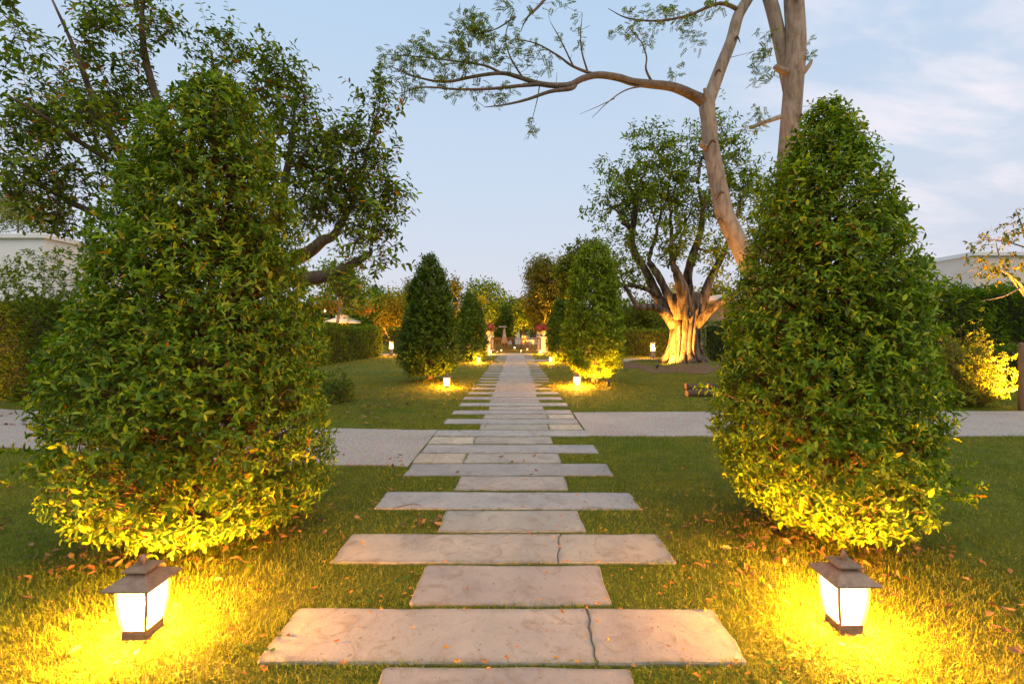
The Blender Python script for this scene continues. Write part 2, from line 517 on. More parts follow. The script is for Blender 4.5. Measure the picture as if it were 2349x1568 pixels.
def slab(x0, x1, y0, y1, col, z=0.013, lj=None, rj=None, label=None):
    """paving slab with worn, slightly uneven edges; lj / rj = given offsets for a broken left / right end"""
    nl = max(6, int((x1 - x0) / 0.16)); ns = 5
    wob = lambda n, a: np.cumsum(rng.normal(0, a, n)) * 0.35 + rng.normal(0, a, n)
    bx_ = np.linspace(x0, x1, nl); by_ = y0 + wob(nl, 0.0030)
    tx_ = np.linspace(x0, x1, nl); ty_ = y1 + wob(nl, 0.0030)
    ry = np.linspace(y0, y1, ns)
    lx = x0 + (wob(ns, 0.004) if lj is None else lj(ry)); rx = x1 + (wob(ns, 0.004) if rj is None else rj(ry))
    if lj is not None or rj is not None:
        ns = 9; ry = np.linspace(y0, y1, ns)
        lx = x0 + (wob(ns, 0.004) if lj is None else lj(ry)); rx = x1 + (wob(ns, 0.004) if rj is None else rj(ry))
    cr_ = 0.012
    ring = []
    for i in range(nl):
        x = bx_[i]
        if i == 0: x = lx[0] + (cr_ if lj is None else 0)
        if i == nl - 1: x = rx[0] - (cr_ if rj is None else 0)
        ring.append((x, by_[i]))
    for j in range(ns):
        y = ry[j] + (cr_ if j == 0 else -cr_ if j == ns - 1 else 0)
        ring.append((rx[j], y))
    for i in range(nl - 1, -1, -1):
        x = tx_[i]
        if i == 0: x = lx[-1] + (cr_ if lj is None else 0)
        if i == nl - 1: x = rx[-1] - (cr_ if rj is None else 0)
        ring.append((x, ty_[i]))
    for j in range(ns - 1, -1, -1):
        y = ry[j] + (cr_ if j == 0 else -cr_ if j == ns - 1 else 0)
        ring.append((lx[j], y))
    R = np.array(ring); n = len(R)
    c = R.mean(0)
    tl = rng.normal(0, 0.002, 2)
    zt = z + (R - c) @ tl
    ins = R + nrm(c - R) * 0.007
    xi = np.clip(R[:, 0], R[:, 0].min() + 0.04, R[:, 0].max() - 0.04); yi = np.clip(R[:, 1], R[:, 1].min() + 0.045, R[:, 1].max() - 0.045)
    ins2 = np.c_[xi, yi]
    V = np.vstack([np.c_[R, np.full(n, -0.06)], np.c_[R, zt - 0.006], np.c_[ins, zt], np.c_[ins2, zt + 0.0005], [[c[0], c[1], z + 0.0008]]])
    Fc = [(3 * n + i, 3 * n + (i + 1) % n, 4 * n) for i in range(n)]
    for k in (0, n, 2 * n):
        for i in range(n):
            j = (i + 1) % n
            Fc.append((k + i, k + j, k + n + j, k + n + i))
    o = mk('slab', V, Fc, M['slab'], path, label=label)
    wa = o.data.attributes.new('wear', 'FLOAT', 'POINT')
    wa.data.foreach_set('value', np.concatenate([np.ones(3 * n) * 0.55, np.zeros(n + 1)]).astype(np.float32))
    k = 1 + rng.normal(0, 0.05)
    o.color = (*[min(0.8, v * k * (1 + rng.normal(0, 0.012))) for v in col], 1)
    SLABS.append((x0, x1, y0, y1))
    return o
LONG, SHORT, BEIGE = (0.31, 0.305, 0.295), (0.33, 0.305, 0.27), (0.42, 0.365, 0.29)
PITCH, SD = 0.4195, 0.386
def jag(seed):
    r = np.random.default_rng(seed)
    ph = r.uniform(0, 6, 3)
    return lambda y: 0.004 * np.sin(y * 27 + ph[0]) + 0.004 * np.sin(y * 61 + ph[1]) + 0.004 * np.sin(y * 97 + ph[2]) + (0.05 if seed == 5 else 0.12) * (y - y.mean())
for i in range(-2, 69):
    y0 = 1.918 + PITCH * i + rng.normal(0, 0.006)
    y1 = y0 + SD + rng.normal(0, 0.005)
    if i % 2 == 0:
        x0, x1 = -1.12 + rng.normal(0, 0.012), 0.965 + rng.normal(0, 0.015)
        if i in (0, 2):
            xc = 0.345 if i == 0 else 0.272
            f = jag(i + 5)
            CRACKS.append((xc - 0.08, xc + 0.08, y0, y1))
            Vc, fc = box(xc, (y0 + y1) / 2, -0.03, 0.005, 0.05, SD / 2 - 0.01); mk('crack_soil', Vc, fc, M['soil'], path)
            slab(x0, xc - 0.002, y0, y1, (0.30, 0.28, 0.26) if i == 0 else (0.33, 0.30, 0.265), rj=f, label='left piece of the cracked slab')
            slab(xc + 0.002, x1, y0, y1, (0.30, 0.28, 0.26) if i == 0 else (0.33, 0.30, 0.265), lj=f, label='right piece of the cracked slab')
        else:
            slab(x0, x1, y0, y1, LONG)
    else:
        x0, x1 = -0.545 + rng.normal(0, 0.012), 0.475 + rng.normal(0, 0.015)
        slab(x0, x1, y0, y1, SHORT if i > 3 else (0.31, 0.29, 0.265))
        if i in (7, 9) or 27.8 < y0 < 29.0: slab(-1.12, x0 - 0.008, y0, y1, BEIGE)
        if i in (11, 13) or 21.9 < y0 < 23.4: slab(x1 + 0.008, 0.96, y0, y1, BEIGE)
SL = np.array(SLABS)
def on_slab(x, y, pad=0.0):
    r = np.zeros(np.shape(x), bool)
    cand = (x > -1.2) & (x < 1.05)
    for a, b, c, d in SLABS + CRACKS:
        r |= cand & (x > a + pad) & (x < b - pad) & (y > c + pad) & (y < d - pad)
    return r

# ------------------------------------------------------------------ grass blades
TREES_NEAR = [(2.1, 3.0), (-2.3, 3.0)]
LANT_NEAR = [(1.545, 2.15), (-1.723, 2.10)]
def grass_band(d0, d1, dens, wid, hmin, hmax, segs, r, side=1.28, pad=0.010):
    n = int(dens * side * (d1 * d1 - d0 * d0))
    d = np.sqrt(r.uniform(d0 * d0, d1 * d1, n))
    x = r.uniform(-side, side, n) * d
    # tufts: pull blades towards their tuft's middle
    keep = ~on_slab(x, d, pad) & ~on_gravel(x, d, r.normal(0.012, 0.022, n))
    rf = np.hypot((x - 6.3) / 1.25, d - 17.6)
    keep &= ~((rf < 2.6) & (r.uniform(0, 1, n) < 0.3))
    for lx, ly in LANT_NEAR:
        keep &= ~((np.abs(x - lx) < 0.058) & (np.abs(d - ly) < 0.058))
    x, d = x[keep], d[keep]
    n = len(x)
    den = np.sin(x * 5.1 + 1.3 * np.sin(d * 3.7)) * np.sin(d * 6.3 + 1.1 * np.sin(x * 4.1))
    tall = np.zeros(n)
    for tx, ty in TREES_NEAR: tall += 1.0 * np.exp(-((x - tx) ** 2 + (d - ty) ** 2) / (2 * 0.5 ** 2))
    for tx, ty in LANT_NEAR: tall += -0.7 * np.exp(-((x - tx) ** 2 + (d - ty) ** 2) / (2 * 0.12 ** 2)) + 0.75 * np.exp(-((x - tx) ** 2 + (d - ty) ** 2) / (2 * 0.4 ** 2))
    h = r.uniform(hmin, hmax, n) * (1 + 0.22 * den) * (1 + 0.9 * np.clip(tall, -0.3, 1.4) * r.uniform(0.3, 1.25, n))
    az = r.uniform(0, 2 * math.pi, n)
    lean = np.abs(r.normal(0.45, 0.3, n))
    side_v = np.stack([-np.sin(az), np.cos(az), np.zeros(n)], -1)
    ln = np.stack([np.cos(az) * lean, np.sin(az) * lean, np.ones(n)], -1)
    ln = ln / np.linalg.norm(ln, axis=1, keepdims=True)
    b = np.stack([x, d, hgt(x, d) - 0.003], -1)
    w = wid * r.uniform(0.7, 1.3, n)
    g = r.uniform(0, 1, n)
    patch = 0.5 + 0.5 * np.sin(x * 1.9 + 2.0 * np.sin(d * 0.9 + 0.7)) * np.sin(d * 1.6 + 1.1 + np.sin(x * 1.3))
    dry = (r.uniform(0, 1, n) < 0.04 + 0.10 * patch)
    col = np.stack([0.072 + 0.060 * g + 0.040 * patch + 0.03 * sst(6, 12, d), 0.120 + 0.065 * g + 0.015 * patch, 0.014 + 0.012 * g], -1)
    col[dry] = np.stack([0.20 + 0.10 * g, 0.165 + 0.07 * g, 0.05 + 0.03 * g], -1)[dry]
    return b, side_v, ln, h, w, az, col, lean
def grass_build(bands):
    Vs, Fs, Cs, n0 = [], [], [], 0
    for args, segs in bands:
        b, sv, ln, h, w, az, col, lean = grass_band(*args)
        n = len(b)
        fwd = np.stack([np.cos(az), np.sin(az), np.zeros(n)], -1)
        if segs == 2:
            m = b + ln * (h * 0.55)[:, None]
            tip = b + ln * (h * 0.85)[:, None] + fwd * (h * (0.25 + 0.4 * lean))[:, None]
            V = np.stack([b - sv * w[:, None], b + sv * w[:, None], m + sv * (w * 0.75)[:, None], m - sv * (w * 0.75)[:, None], tip], 1)
            i = np.arange(n)[:, None] * 5 + n0
            Fs += [i + np.array([[0, 1, 2]]), i + np.array([[0, 2, 3]]), i + np.array([[3, 2, 4]])]
            k = 5
        else:
            tip = b + ln * h[:, None]
            V = np.stack([b - sv * w[:, None], b + sv * w[:, None], tip], 1)
            i = np.arange(n)[:, None] * 3 + n0
            Fs += [i + np.array([[0, 1, 2]])]
            k = 3
        Vs.append(V.reshape(-1, 3)); Cs.append(np.repeat(col, k, 0)); n0 += n * k
    mk('grass', np.vstack(Vs), np.vstack(Fs), M['grass'], tint=np.vstack(Cs), kind='stuff', label='short green grass growing on the lawn')
gr = np.random.default_rng(21)
grass_build([((1.3, 3.2, 12500, 0.0015, 0.015, 0.035, 2, gr, 1.9), 2), ((3.2, 5.0, 7000, 0.0021, 0.015, 0.034, 2, gr, 1.55), 2),
             ((5.0, 8.5, 2300, 0.0040, 0.022, 0.045, 1, gr, 1.45), 1), ((8.5, 16, 620, 0.0075, 0.022, 0.045, 1, gr, 1.15), 1),
             ((16, 30, 130, 0.016, 0.025, 0.05, 1, gr, 0.75), 1)])

def clover():
    r = np.random.default_rng(33); P = []
    while len(P) < 260:
        p = gnd(r.uniform(200, 2300), 1050 + 518 * r.uniform(0, 1) ** 0.8)
        if not on_slab(p[0], p[1], -0.03) and not on_gravel(p[0], p[1], -0.03):
            for q in range(r.integers(4, 14)): P.append((p[0] + r.normal(0, .05), p[1] + r.normal(0, .05), float(hgt(p[0], p[1])) + r.uniform(.015, .04)))
    P = np.array(P); n = len(P); a_ = r.uniform(0, 6.3, n); L = r.uniform(0.012, 0.026, n)
    t = np.array([(0, 0, 0), (.45, .25, .05), (.5, .7, .05), (0, 1, 0), (-.5, .7, .05), (-.45, .25, .05)])
    D = np.c_[np.cos(a_), np.sin(a_), r.uniform(-.2, .5, n)]; Sd = np.c_[-np.sin(a_), np.cos(a_), np.zeros(n)]
    V = (P[:, None] + t[None, :, 0, None] * L[:, None, None] * Sd[:, None] + t[None, :, 1, None] * L[:, None, None] * D[:, None] + t[None, :, 2, None] * L[:, None, None] * np.array((0, 0, 1.0))).reshape(-1, 3)
    Fc = (np.arange(n)[:, None, None] * 6 + np.array([(0, 1, 2), (0, 2, 3), (0, 3, 4), (0, 4, 5)])[None]).reshape(-1, 3)
    g_ = r.uniform(0.7, 1.3, (n, 1)); mk('clover', V, Fc, M['grass'], tint=np.repeat(np.array([[0.05, 0.115, 0.02]]) * g_, 6, 0), kind='stuff', label='low round-leaved weeds growing among the near grass')
clover()

# ------------------------------------------------------------------ lanterns
LAMP = (1.0, 0.37, 0.035)
M['lamp_glass'] = emit_mat('lit_frosted_glass', (1.0, 0.74, 0.36), 4.2, 0.45)
def lamp(name, loc, power, parent=None, radius=0.04, col=LAMP, spot=None, target=None, blend=0.6):
    l = bpy.data.lights.new(name, 'SPOT' if spot else 'POINT')
    l.energy = power; l.color = col; l.shadow_soft_size = radius
    o = bpy.data.objects.new(name, l)
    COL.objects.link(o)
    if spot:
        l.spot_size = spot; l.spot_blend = blend
        v = Vector(target) - Vector(loc)
        o.rotation_euler = (-v).to_track_quat('Z', 'Y').to_euler()
    org = ORG[parent.name] if parent is not None else np.zeros(3)
    o.location = Vector(np.array(loc, float) - org)
    if parent is not None: o.parent = parent
    return o
def lantern(x, y, label, power):
    g = float(hgt(x, y)) - 0.006
    t = thing('garden_lantern', label, 'lantern', (x, y, g), 'lanterns in pairs along the stone path')
    def bz(z0, z1, h0, h1): return box(x, y, g + z0, g + z1, h0, h0, h1, h1)
    V, f = join([bz(-0.03, 0.018, 0.060, 0.058), bz(0.018, 0.060, 0.054, 0.053)])
    mk('base', V, f, M['dark_metal'], t)
    zs = np.linspace(0.060, 0.262, 7)
    hw = lambda z: 0.053 + 0.017 * np.sin(np.clip((z - 0.06) / 0.19, 0, 1) * math.pi * 0.55) / math.sin(math.pi * 0.5)
    for sx in (-1, 1):
        for sy in (-1, 1):
            P = [(x + sx * (hw(z) - 0.002), y + sy * (hw(z) - 0.002), g + z) for z in zs]
            Vv, q, tr = tube_arrays([(P, np.full(len(P), 0.0075))], 4)
            mk('corner_post', Vv, [tuple(a) for a in q.tolist()] + [tuple(a) for a in tr.tolist()], M['dark_metal'], t)
    for k in range(4):
        Vv = []
        for z in zs:
            h = hw(z) - 0.004; e = h - 0.005
            for s in (-1, 1):
                p = ((s * e, -h), (h, s * e), (-s * e, h), (-h, -s * e))[k]
                Vv.append((x + p[0], y + p[1], g + z))
        Fc = [(2 * i, 2 * i + 1, 2 * i + 3, 2 * i + 2) for i in range(len(zs) - 1)]
        mk('glass_pane', Vv, Fc, M['lamp_glass'], t, smooth=True)
    V, f = join([bz(0.2585, 0.265, 0.105, 0.105), bz(0.2651, 0.306, 0.105, 0.040)])
    rf = mk('roof', V, f, M['dark_metal'], t)
    V, f = join([bz(0.303, 0.319, 0.034, 0.034), bz(0.319, 0.325, 0.056, 0.056), bz(0.3251, 0.336, 0.056, 0.026)])
    mk('cap', V, f, M['dark_metal'], rf)
    V, f = lathe([(0.010, g + 0.334), (0.008, g + 0.342), (0.013, g + 0.352), (0.0145, g + 0.360), (0.010, g + 0.370), (0.004, g + 0.381)], x, y, 12)
    mk('finial', V, f, M['dark_metal'], rf, smooth=True)
    V, f = lathe([(0.012, g + 0.062), (0.014, g + 0.10), (0.004, g + 0.12)], x, y, 8)
    mk('lamp_holder', V, f, M['stone_white'], t, smooth=True)
    lamp('lamp_light', (x, y, g + 0.138), power, t, 0.055)
    return t
names = [('leftmost front', 'right front')]
LN = [(-1.723, 2.10, 'large lit bronze lantern in the grass before the left foreground bush'),
      (1.545, 2.15, 'large lit bronze lantern in the grass before the right foreground bush'),
      (-1.75, 11.4, 'lit lantern beside the dark cone tree left of the path, second back'),
      (1.52, 11.4, 'lit lantern at the foot of the uplit cone tree right of the path, second back'),
      (-1.73, 20.75, 'small distant lit lantern left of the path, third of its row'),
      (1.55, 20.75, 'small distant lit lantern right of the path, third of its row'),
      (-1.72, 30.0, 'tiny lit lantern beside the left white gate pillar'),
      (1.56, 30.0, 'tiny lit lantern beside the right white gate pillar')]
for k, (x, y, lab) in enumerate(LN):
    lantern(x, y, lab, (860, 860, 520, 900, 850, 850, 1400, 1400)[k])
# ------------------------------------------------------------------ leaves
TPL = {
 'big': (np.array([(0, 0, 0), (-.34, .22, .05), (0, .24, -.03), (.34, .22, .05), (-.5, .52, .07), (0, .55, -.02), (.5, .52, .07),
                   (-.33, .80, .02), (0, .82, -.05), (.33, .80, .02), (0, 1, -.12)]),
         [(0, 2, 1), (0, 3, 2), (1, 2, 5), (1, 5, 4), (2, 3, 6), (2, 6, 5), (4, 5, 8), (4, 8, 7), (5, 6, 9), (5, 9, 8), (7, 8, 10), (8, 9, 10)]),
 'mid': (np.array([(0, 0, 0), (.42, .32, .09), (.40, .68, .06), (0, 1, -.10), (-.40, .68, .06), (-.42, .32, .09)]),
         [(0, 1, 2), (0, 2, 3), (0, 3, 4), (0, 4, 5)]),
 'far': (np.array([(0, 0, 0), (.5, .48, .08), (0, 1, -.08), (-.5, .48, .08)]), [(0, 1, 2), (0, 2, 3)]),
}
def leaf_xform(P, D, N, L, Wd):
    D = nrm(D)
    Sd = np.cross(D, N); Sd = nrm(Sd)
    Nn = np.cross(Sd, D)
    return D, Sd, Nn
def leaf_arrays(P, D, N, L, Wd, tint, tpl):
    t, f = TPL[tpl]
    D, Sd, Nn = leaf_xform(P, D, N, L, Wd)
    V = (P[:, None] + t[None, :, 0, None] * Wd[:, None, None] * Sd[:, None] + t[None, :, 1, None] * L[:, None, None] * D[:, None]
         + t[None, :, 2, None] * L[:, None, None] * Nn[:, None])
    k = len(t)
    Fc = (np.arange(len(P))[:, None, None] * k + np.array(f)[None]).reshape(-1, 3)
    return V.reshape(-1, 3), Fc, np.repeat(tint, k, 0)
UNIT = {}
def unit_leaf(key, tint, tpl, mat):
    if key not in UNIT:
        t, f = TPL[tpl]
        me = bpy.data.meshes.new('leaf')
        me.from_pydata(t.tolist(), [], f)
        a = me.attributes.new('tint', 'FLOAT_COLOR', 'POINT')
        a.data.foreach_set('color', np.tile(np.append(tint, 1.0).astype(np.float32), len(t)))
        me.polygons.foreach_set('use_smooth', np.ones(len(f), bool))
        me.materials.append(mat)
        UNIT[key] = me
    return UNIT[key]
def foliage(root, P, D, N, L, Wd, tint, tpl, mat, singles=0, name='foliage', r=None):
    """leaf mass as one part; the leaves that show largest become parts of their own"""
    P = np.asarray(P); n = len(P)
    mask = np.zeros(n, bool)
    if singles:
        # the nearest leaves on the side that faces the path's start, one per small cell so that they stay apart
        dist = np.linalg.norm(P - np.array((0, 0, EYE)), axis=1)
        face = np.abs((nrm(np.cross(nrm(np.cross(D, N)), D)) * nrm(P - np.array((0, 0, EYE)))).sum(1))
        px = (P[:, 0] / P[:, 1]) * F + VX
        inside = (px > 5) & (px < PW - 5) & ((P[:, 2] - EYE) / P[:, 1] * F < VY - 5)
        sc = L / dist * (0.4 + 0.6 * face) * inside
        zc = dist - np.percentile(dist, 4)
        sc = sc * np.exp(-np.clip(zc, 0, None) / 0.5) * (tint[:, 0] < tint[:, 1] * 1.1)
        mask[np.argsort(-sc)[:singles]] = True
    V, Fc, T = leaf_arrays(P[~mask], D[~mask], N[~mask], L[~mask], Wd[~mask], tint[~mask], tpl)
    mk(name, V, Fc, mat, root, tint=T, smooth=(tpl == 'big'), kind='stuff')
    if singles:
        Dn, Sd, Nn = leaf_xform(P, D, N, L, Wd)
        org = ORG[root.name]
        tl = tint[mask]
        q = np.argsort(tl @ np.array((1., 1, 1)))
        ids = np.where(mask)[0][q]
        for k, i in enumerate(ids):
            g = k * 10 // len(ids)
            key = (root.name, g)
            me = unit_leaf(key, tint[ids[min(len(ids) - 1, k + len(ids) // 20)]], tpl, mat)
            o = bpy.data.objects.new('leaf', me)
            m = Matrix.Identity(4)
            for c_ in range(3):
                m[c_][0] = Sd[i, c_] * Wd[i]; m[c_][1] = Dn[i, c_] * L[i]; m[c_][2] = Nn[i, c_] * L[i]
                m[c_][3] = P[i, c_] - org[c_]
            o.parent = root
            o.matrix_basis = m
            COL.objects.link(o)
def tints(r, n, stops, w=None):
    """random real leaf colours: pick between given colours and vary a little"""
    st = np.array(stops, float)
    w = np.ones(len(st)) / len(st) if w is None else np.array(w) / np.sum(w)
    c = st[r.choice(len(st), n, p=w)]
    return np.clip(c * (1 + r.normal(0, 0.14, (n, 1))) * (1 + r.normal(0, 0.05, (n, 3))), 0.004, 0.9)
def shoots(r, base, dirs, length, nleaf, leaf_l, ratio, spread=0.8, droop=0.0):
    """leaves set spirally along straight shoots"""
    n = len(base)
    k = np.arange(nleaf)
    tpos = (0.25 + 0.75 * (k + 0.5) / nleaf)[None, :] + r.normal(0, 0.04, (n, nleaf))
    P = base[:, None] + dirs[:, None] * (length[:, None] * tpos)[..., None]
    ref = nrm(np.cross(dirs, r.normal(0, 1, (n, 3))))
    ref2 = np.cross(dirs, ref)
    a = k[None, :] * 2.4 + r.uniform(0, 6.3, (n, 1)) + r.normal(0, 0.3, (n, nleaf))
    rad = np.cos(a)[..., None] * ref[:, None] + np.sin(a)[..., None] * ref2[:, None]
    D = dirs[:, None] * (1.0 - spread * (1 - 0.5 * tpos[..., None])) + rad * spread + r.normal(0, 0.15, (n, nleaf, 3))
    D[..., 2] -= droop * r.uniform(0.4, 1.4, (n, nleaf))
    D = nrm(D)
    N = dirs[:, None] * 0.7 + np.array((0, 0, 0.8)) - rad * 0.2 + r.normal(0, 0.25, (n, nleaf, 3))
    N = N + 0 * D
    L = leaf_l * r.uniform(0.6, 1.2, (n, nleaf)) * r.uniform(0.7, 1.3, (n, 1))
    Wd = L * ratio * r.uniform(0.85, 1.15, (n, nleaf))
    f = lambda q: q.reshape(-1, *q.shape[2:])
    return f(P), f(D), f(N), f(L), f(Wd)

# ------------------------------------------------------------------ clipped cone trees (topiary)
GREENS = [(0.050, 0.105, 0.014), (0.075, 0.140, 0.016), (0.110, 0.170, 0.020), (0.165, 0.205, 0.025), (0.035, 0.080, 0.016), (0.26, 0.13, 0.03)]
GW = [3, 4, 3, 1.6, 2, 0.10]
def topiary(name, label, axis_px, d, prof, nsh, nleaf, ll, tpl, singles=0, seed=1, wild=(), stems=3, depth=0.42, top_px=None,
            base_px=None, colors=GREENS, weights=GW, lump=0.06, group='clipped cone trees in pairs along the path', ratio=0.42, k=1.0, trunk_r=0.035):
    r = np.random.default_rng(seed)
    ax0 = (axis_px - VX) / F * d
    ct = math.cos(math.atan(abs(axis_px - VX) / F))
    z = np.array([EYE - (p[0] - VY) / F * d for p in prof])
    rad = np.array([(p[2] - p[1]) / 2 / F * d * ct * k for p in prof])
    pm = sum(p[2] + p[1] for p in prof) / 2 / len(prof)
    if singles: rad = np.maximum(0.03, (rad - 0.025) * (1 - 0.16 * ((z - z.min()) / np.ptp(z)) ** 1.5))
    cxp = np.array([((p[2] + p[1]) / 2 - pm) / F * d * 0.75 for p in prof])
    o = np.argsort(z); z, rad, cxp = z[o], rad[o], cxp[o]
    g = float(hgt(ax0, d))
    z = np.maximum(z, g + 0.10)
    z = z - 1.7 * ll * np.clip((z - g) / (z.max() - g), 0, 1) ** 2
    bx = ax0 if base_px is None else (base_px - VX) / F * d
    root = thing(name, label, 'tree', (bx, d, g - 0.02), group)
    # stems
    polys = []
    ztop = z[-1]
    for s in range(stems):
        a = r.uniform(0, 6.3); sp = 0.03 if s == 0 else 0.28
        pts = [(bx + 0.04 * s * math.cos(a), d + 0.04 * s * math.sin(a), g - 0.05)]
        for q in (0.18, 0.45, 0.72, 0.93):
            zz = g + (ztop - g) * q * (1 if s == 0 else 0.8)
            e = sp * math.sin(q * 2.4)
            pts.append((ax0 * min(1, q * 3) + bx * (1 - min(1, q * 3)) + np.interp(zz, z, cxp) + e * math.cos(a) + r.normal(0, 0.02),
                        d + e * math.sin(a) + r.normal(0, 0.02), zz))
        polys.append(spline(pts, [trunk_r * (1.25 if s == 0 else 0.8), trunk_r * (1 if s == 0 else .7), trunk_r * 0.7, trunk_r * 0.45, 0.006], 4))
        tubes('trunk' if s == 0 else 'stem', [polys[-1]], M['twig'], root, 8 if singles else 6)
    # shoots on and just below the clipped surface
    ph = r.uniform(0, 6.3, 8)
    zz = np.linspace(z[0], z[-1], 200)
    pdf = np.interp(zz, z, rad) + 0.05
    cdf = np.cumsum(pdf); cdf /= cdf[-1]
    zs = np.interp(r.uniform(0, 1, nsh), cdf, zz)
    fi = r.uniform(0, 2 * math.pi, nsh)
    lum = 1 + lump * (np.sin(3 * fi + 4 * zs + ph[0]) * 0.6 + np.sin(5 * fi - 7 * zs + ph[1]) * 0.5 + np.sin(9 * zs + 2 * fi + ph[2]) * 0.45
                      + np.sin(11 * fi + 13 * zs + ph[3]) * 0.35)
    u = r.uniform(0, 1, nsh) ** 1.8
    rr = np.interp(zs, z, rad)
    rho = rr * lum * (1 - depth * u) - ll * 1.1
    rho = np.maximum(rho, 0.01) + np.abs(r.normal(0, 0.25 * ll, nsh))
    cx = ax0 + np.interp(zs, z, cxp)
    base_ = np.stack([cx + rho * np.cos(fi), d + rho * np.sin(fi), zs], -1)
    slope = np.gradient(np.interp(zz, z, rad), zz)
    up = -np.interp(zs, zz, slope)
    out = nrm(np.stack([np.cos(fi), np.sin(fi), np.clip(up, -0.6, 2.2) + 0.25], -1) + r.normal(0, 0.38, (nsh, 3)))
    ln = ll * r.uniform(1.3, 2.9, nsh)
    if wild:
        wb, wd, wl = [], [], []
        for (wx, wy, dx, dy, L_, nn) in wild:
            for q in range(nn):
                p = at(wx + r.normal(0, 12), wy + r.normal(0, 8), d - 0.12 + r.normal(0, 0.08))
                v = nrm(np.array((dx, -0.1 + r.normal(0, 0.2), dy)) + r.normal(0, 0.12, 3))
                for s in np.arange(0, L_, ll * 1.1):
                    wb.append(p + v * s); wd.append(v); wl.append(ll * 1.9)
                polys.append((np.array([p - v * 0.15, p + v * (L_ + ll)]), np.array([0.004, 0.0015])))
        base_ = np.vstack([base_, wb]); out = np.vstack([out, wd]); ln = np.concatenate([ln, wl])
    # twigs that carry the shoots
    step = max(1, len(base_) // (1500 if singles else 260))
    tw = []
    for i in range(0, len(base_), step):
        p1 = base_[i] + out[i] * ln[i] * 0.9
        zi = base_[i][2] - r.uniform(0.05, 0.3)
        inner = np.array((ax0 + (base_[i][0] - ax0) * 0.3, d + (base_[i][1] - d) * 0.3, max(g + 0.1, zi)))
        mid_ = (inner + base_[i]) / 2 + np.array((0, 0, -0.03)) + r.normal(0, 0.02, 3)
        t0 = 0.0045 if singles else 0.006
        tw.append((np.array([inner, mid_, base_[i], p1]), np.array([t0 * 1.7, t0, t0 * 0.7, t0 * 0.3])))
    tubes('twigs', tw, M['twig'], root, 3, kind='stuff')
    P, D, N, L, Wd = shoots(r, base_, out, ln, nleaf, ll, ratio, 0.85)
    T = tints(r, len(P), colors, weights) * np.repeat(r.uniform(0.72, 1.3, (len(base_), 1)), nleaf, 0)
    ok = P[:, 2] > g + 0.03
    foliage(root, P[ok], D[ok], N[ok], L[ok], Wd[ok], T[ok], tpl, M['leaf'], singles, r=r)
    return root
PR = [(222, 1915, 1955), (250, 1880, 1990), (300, 1830, 2045), (400, 1752, 2090), (500, 1712, 2150), (600, 1685, 2175), (700, 1655, 2180),
      (800, 1635, 2190), (900, 1615, 2200), (1000, 1615, 2205), (1100, 1650, 2205), (1145, 1715, 2160), (1180, 1800, 2080), (1195, 1850, 2000)]
topiary('clipped_tree', 'tall glossy bush clipped to a cone, nearest on the right of the path', 1888, 3.0, PR, 8400, 7, 0.0415, 'mid', 300, 11,
        wild=[(2060, 1130, 0.9, -0.1, 0.34, 3), (2090, 1080, 0.9, -0.05, 0.30, 3), (2060, 620, 0.8, 0.3, 0.12, 3), (2080, 680, 0.8, 0.1, 0.14, 3), (2100, 760, 0.85, 0.1, 0.1, 3), (1640, 900, -0.9, 0.2, 0.06, 2)], base_px=1905, k=0.91, lump=0.06, depth=0.5)
PL = [(168, 410, 485), (190, 360, 535), (250, 305, 600), (300, 255, 627), (400, 205, 650), (500, 178, 680), (600, 140, 700), (700, 108, 722),
      (800, 85, 745), (900, 70, 755), (1000, 85, 757), (1060, 100, 745), (1120, 135, 738), (1150, 180, 715), (1182, 260, 610), (1198, 310, 520)]
topiary('clipped_tree', 'broad bush clipped to a blunt cone, nearest on the left of the path', 480, 3.0, PL, 9000, 7, 0.0425, 'mid', 300, 12,
        wild=[(190, 1055, -0.9, -0.03, 0.34, 5), (150, 900, -0.9, 0.05, 0.12, 3), (150, 800, -0.9, 0.2, 0.10, 3), (160, 960, -0.9, 0.0, 0.12, 3), (380, 1220, 0.1, -0.4, 0.08, 4), (690, 1120, 0.7, -0.3, 0.06, 3)], base_px=355, k=0.96, lump=0.06, depth=0.5,
        colors=[(0.042, 0.092, 0.014), (0.065, 0.125, 0.015), (0.105, 0.160, 0.018), (0.16, 0.19, 0.024), (0.032, 0.075, 0.014), (0.25, 0.12, 0.03)])
MIDC = [(0.034, 0.070, 0.014), (0.050, 0.095, 0.015), (0.075, 0.12, 0.018), (0.026, 0.055, 0.014)]
topiary('clipped_tree', 'dark slim cone tree standing left of the path beside the second lantern', 985, 12.5,
        [(580, 984, 992), (600, 970, 1010), (650, 953, 1032), (700, 942, 1041), (750, 931, 1048), (800, 922, 1053), (830, 924, 1050), (852, 948, 1034)],
        4000, 7, 0.085, 'mid', 0, 13, colors=MIDC, weights=[3, 3, 1, 2], lump=0.07, depth=0.55, trunk_r=0.05)
topiary('clipped_tree', 'bright green rounded cone tree, uplit from below, right of the path', 1362, 12.0,
        [(555, 1345, 1385), (575, 1332, 1395), (600, 1321, 1404), (650, 1310, 1412), (700, 1303, 1418), (750, 1300, 1424), (800, 1299, 1425), (828, 1304, 1420), (852, 1330, 1398)],
        4200, 7, 0.085, 'mid', 0, 14, colors=[(0.075, 0.125, 0.014), (0.105, 0.16, 0.016), (0.14, 0.195, 0.018), (0.045, 0.08, 0.014)], weights=[3, 3, 2, 1], lump=0.07, trunk_r=0.05)
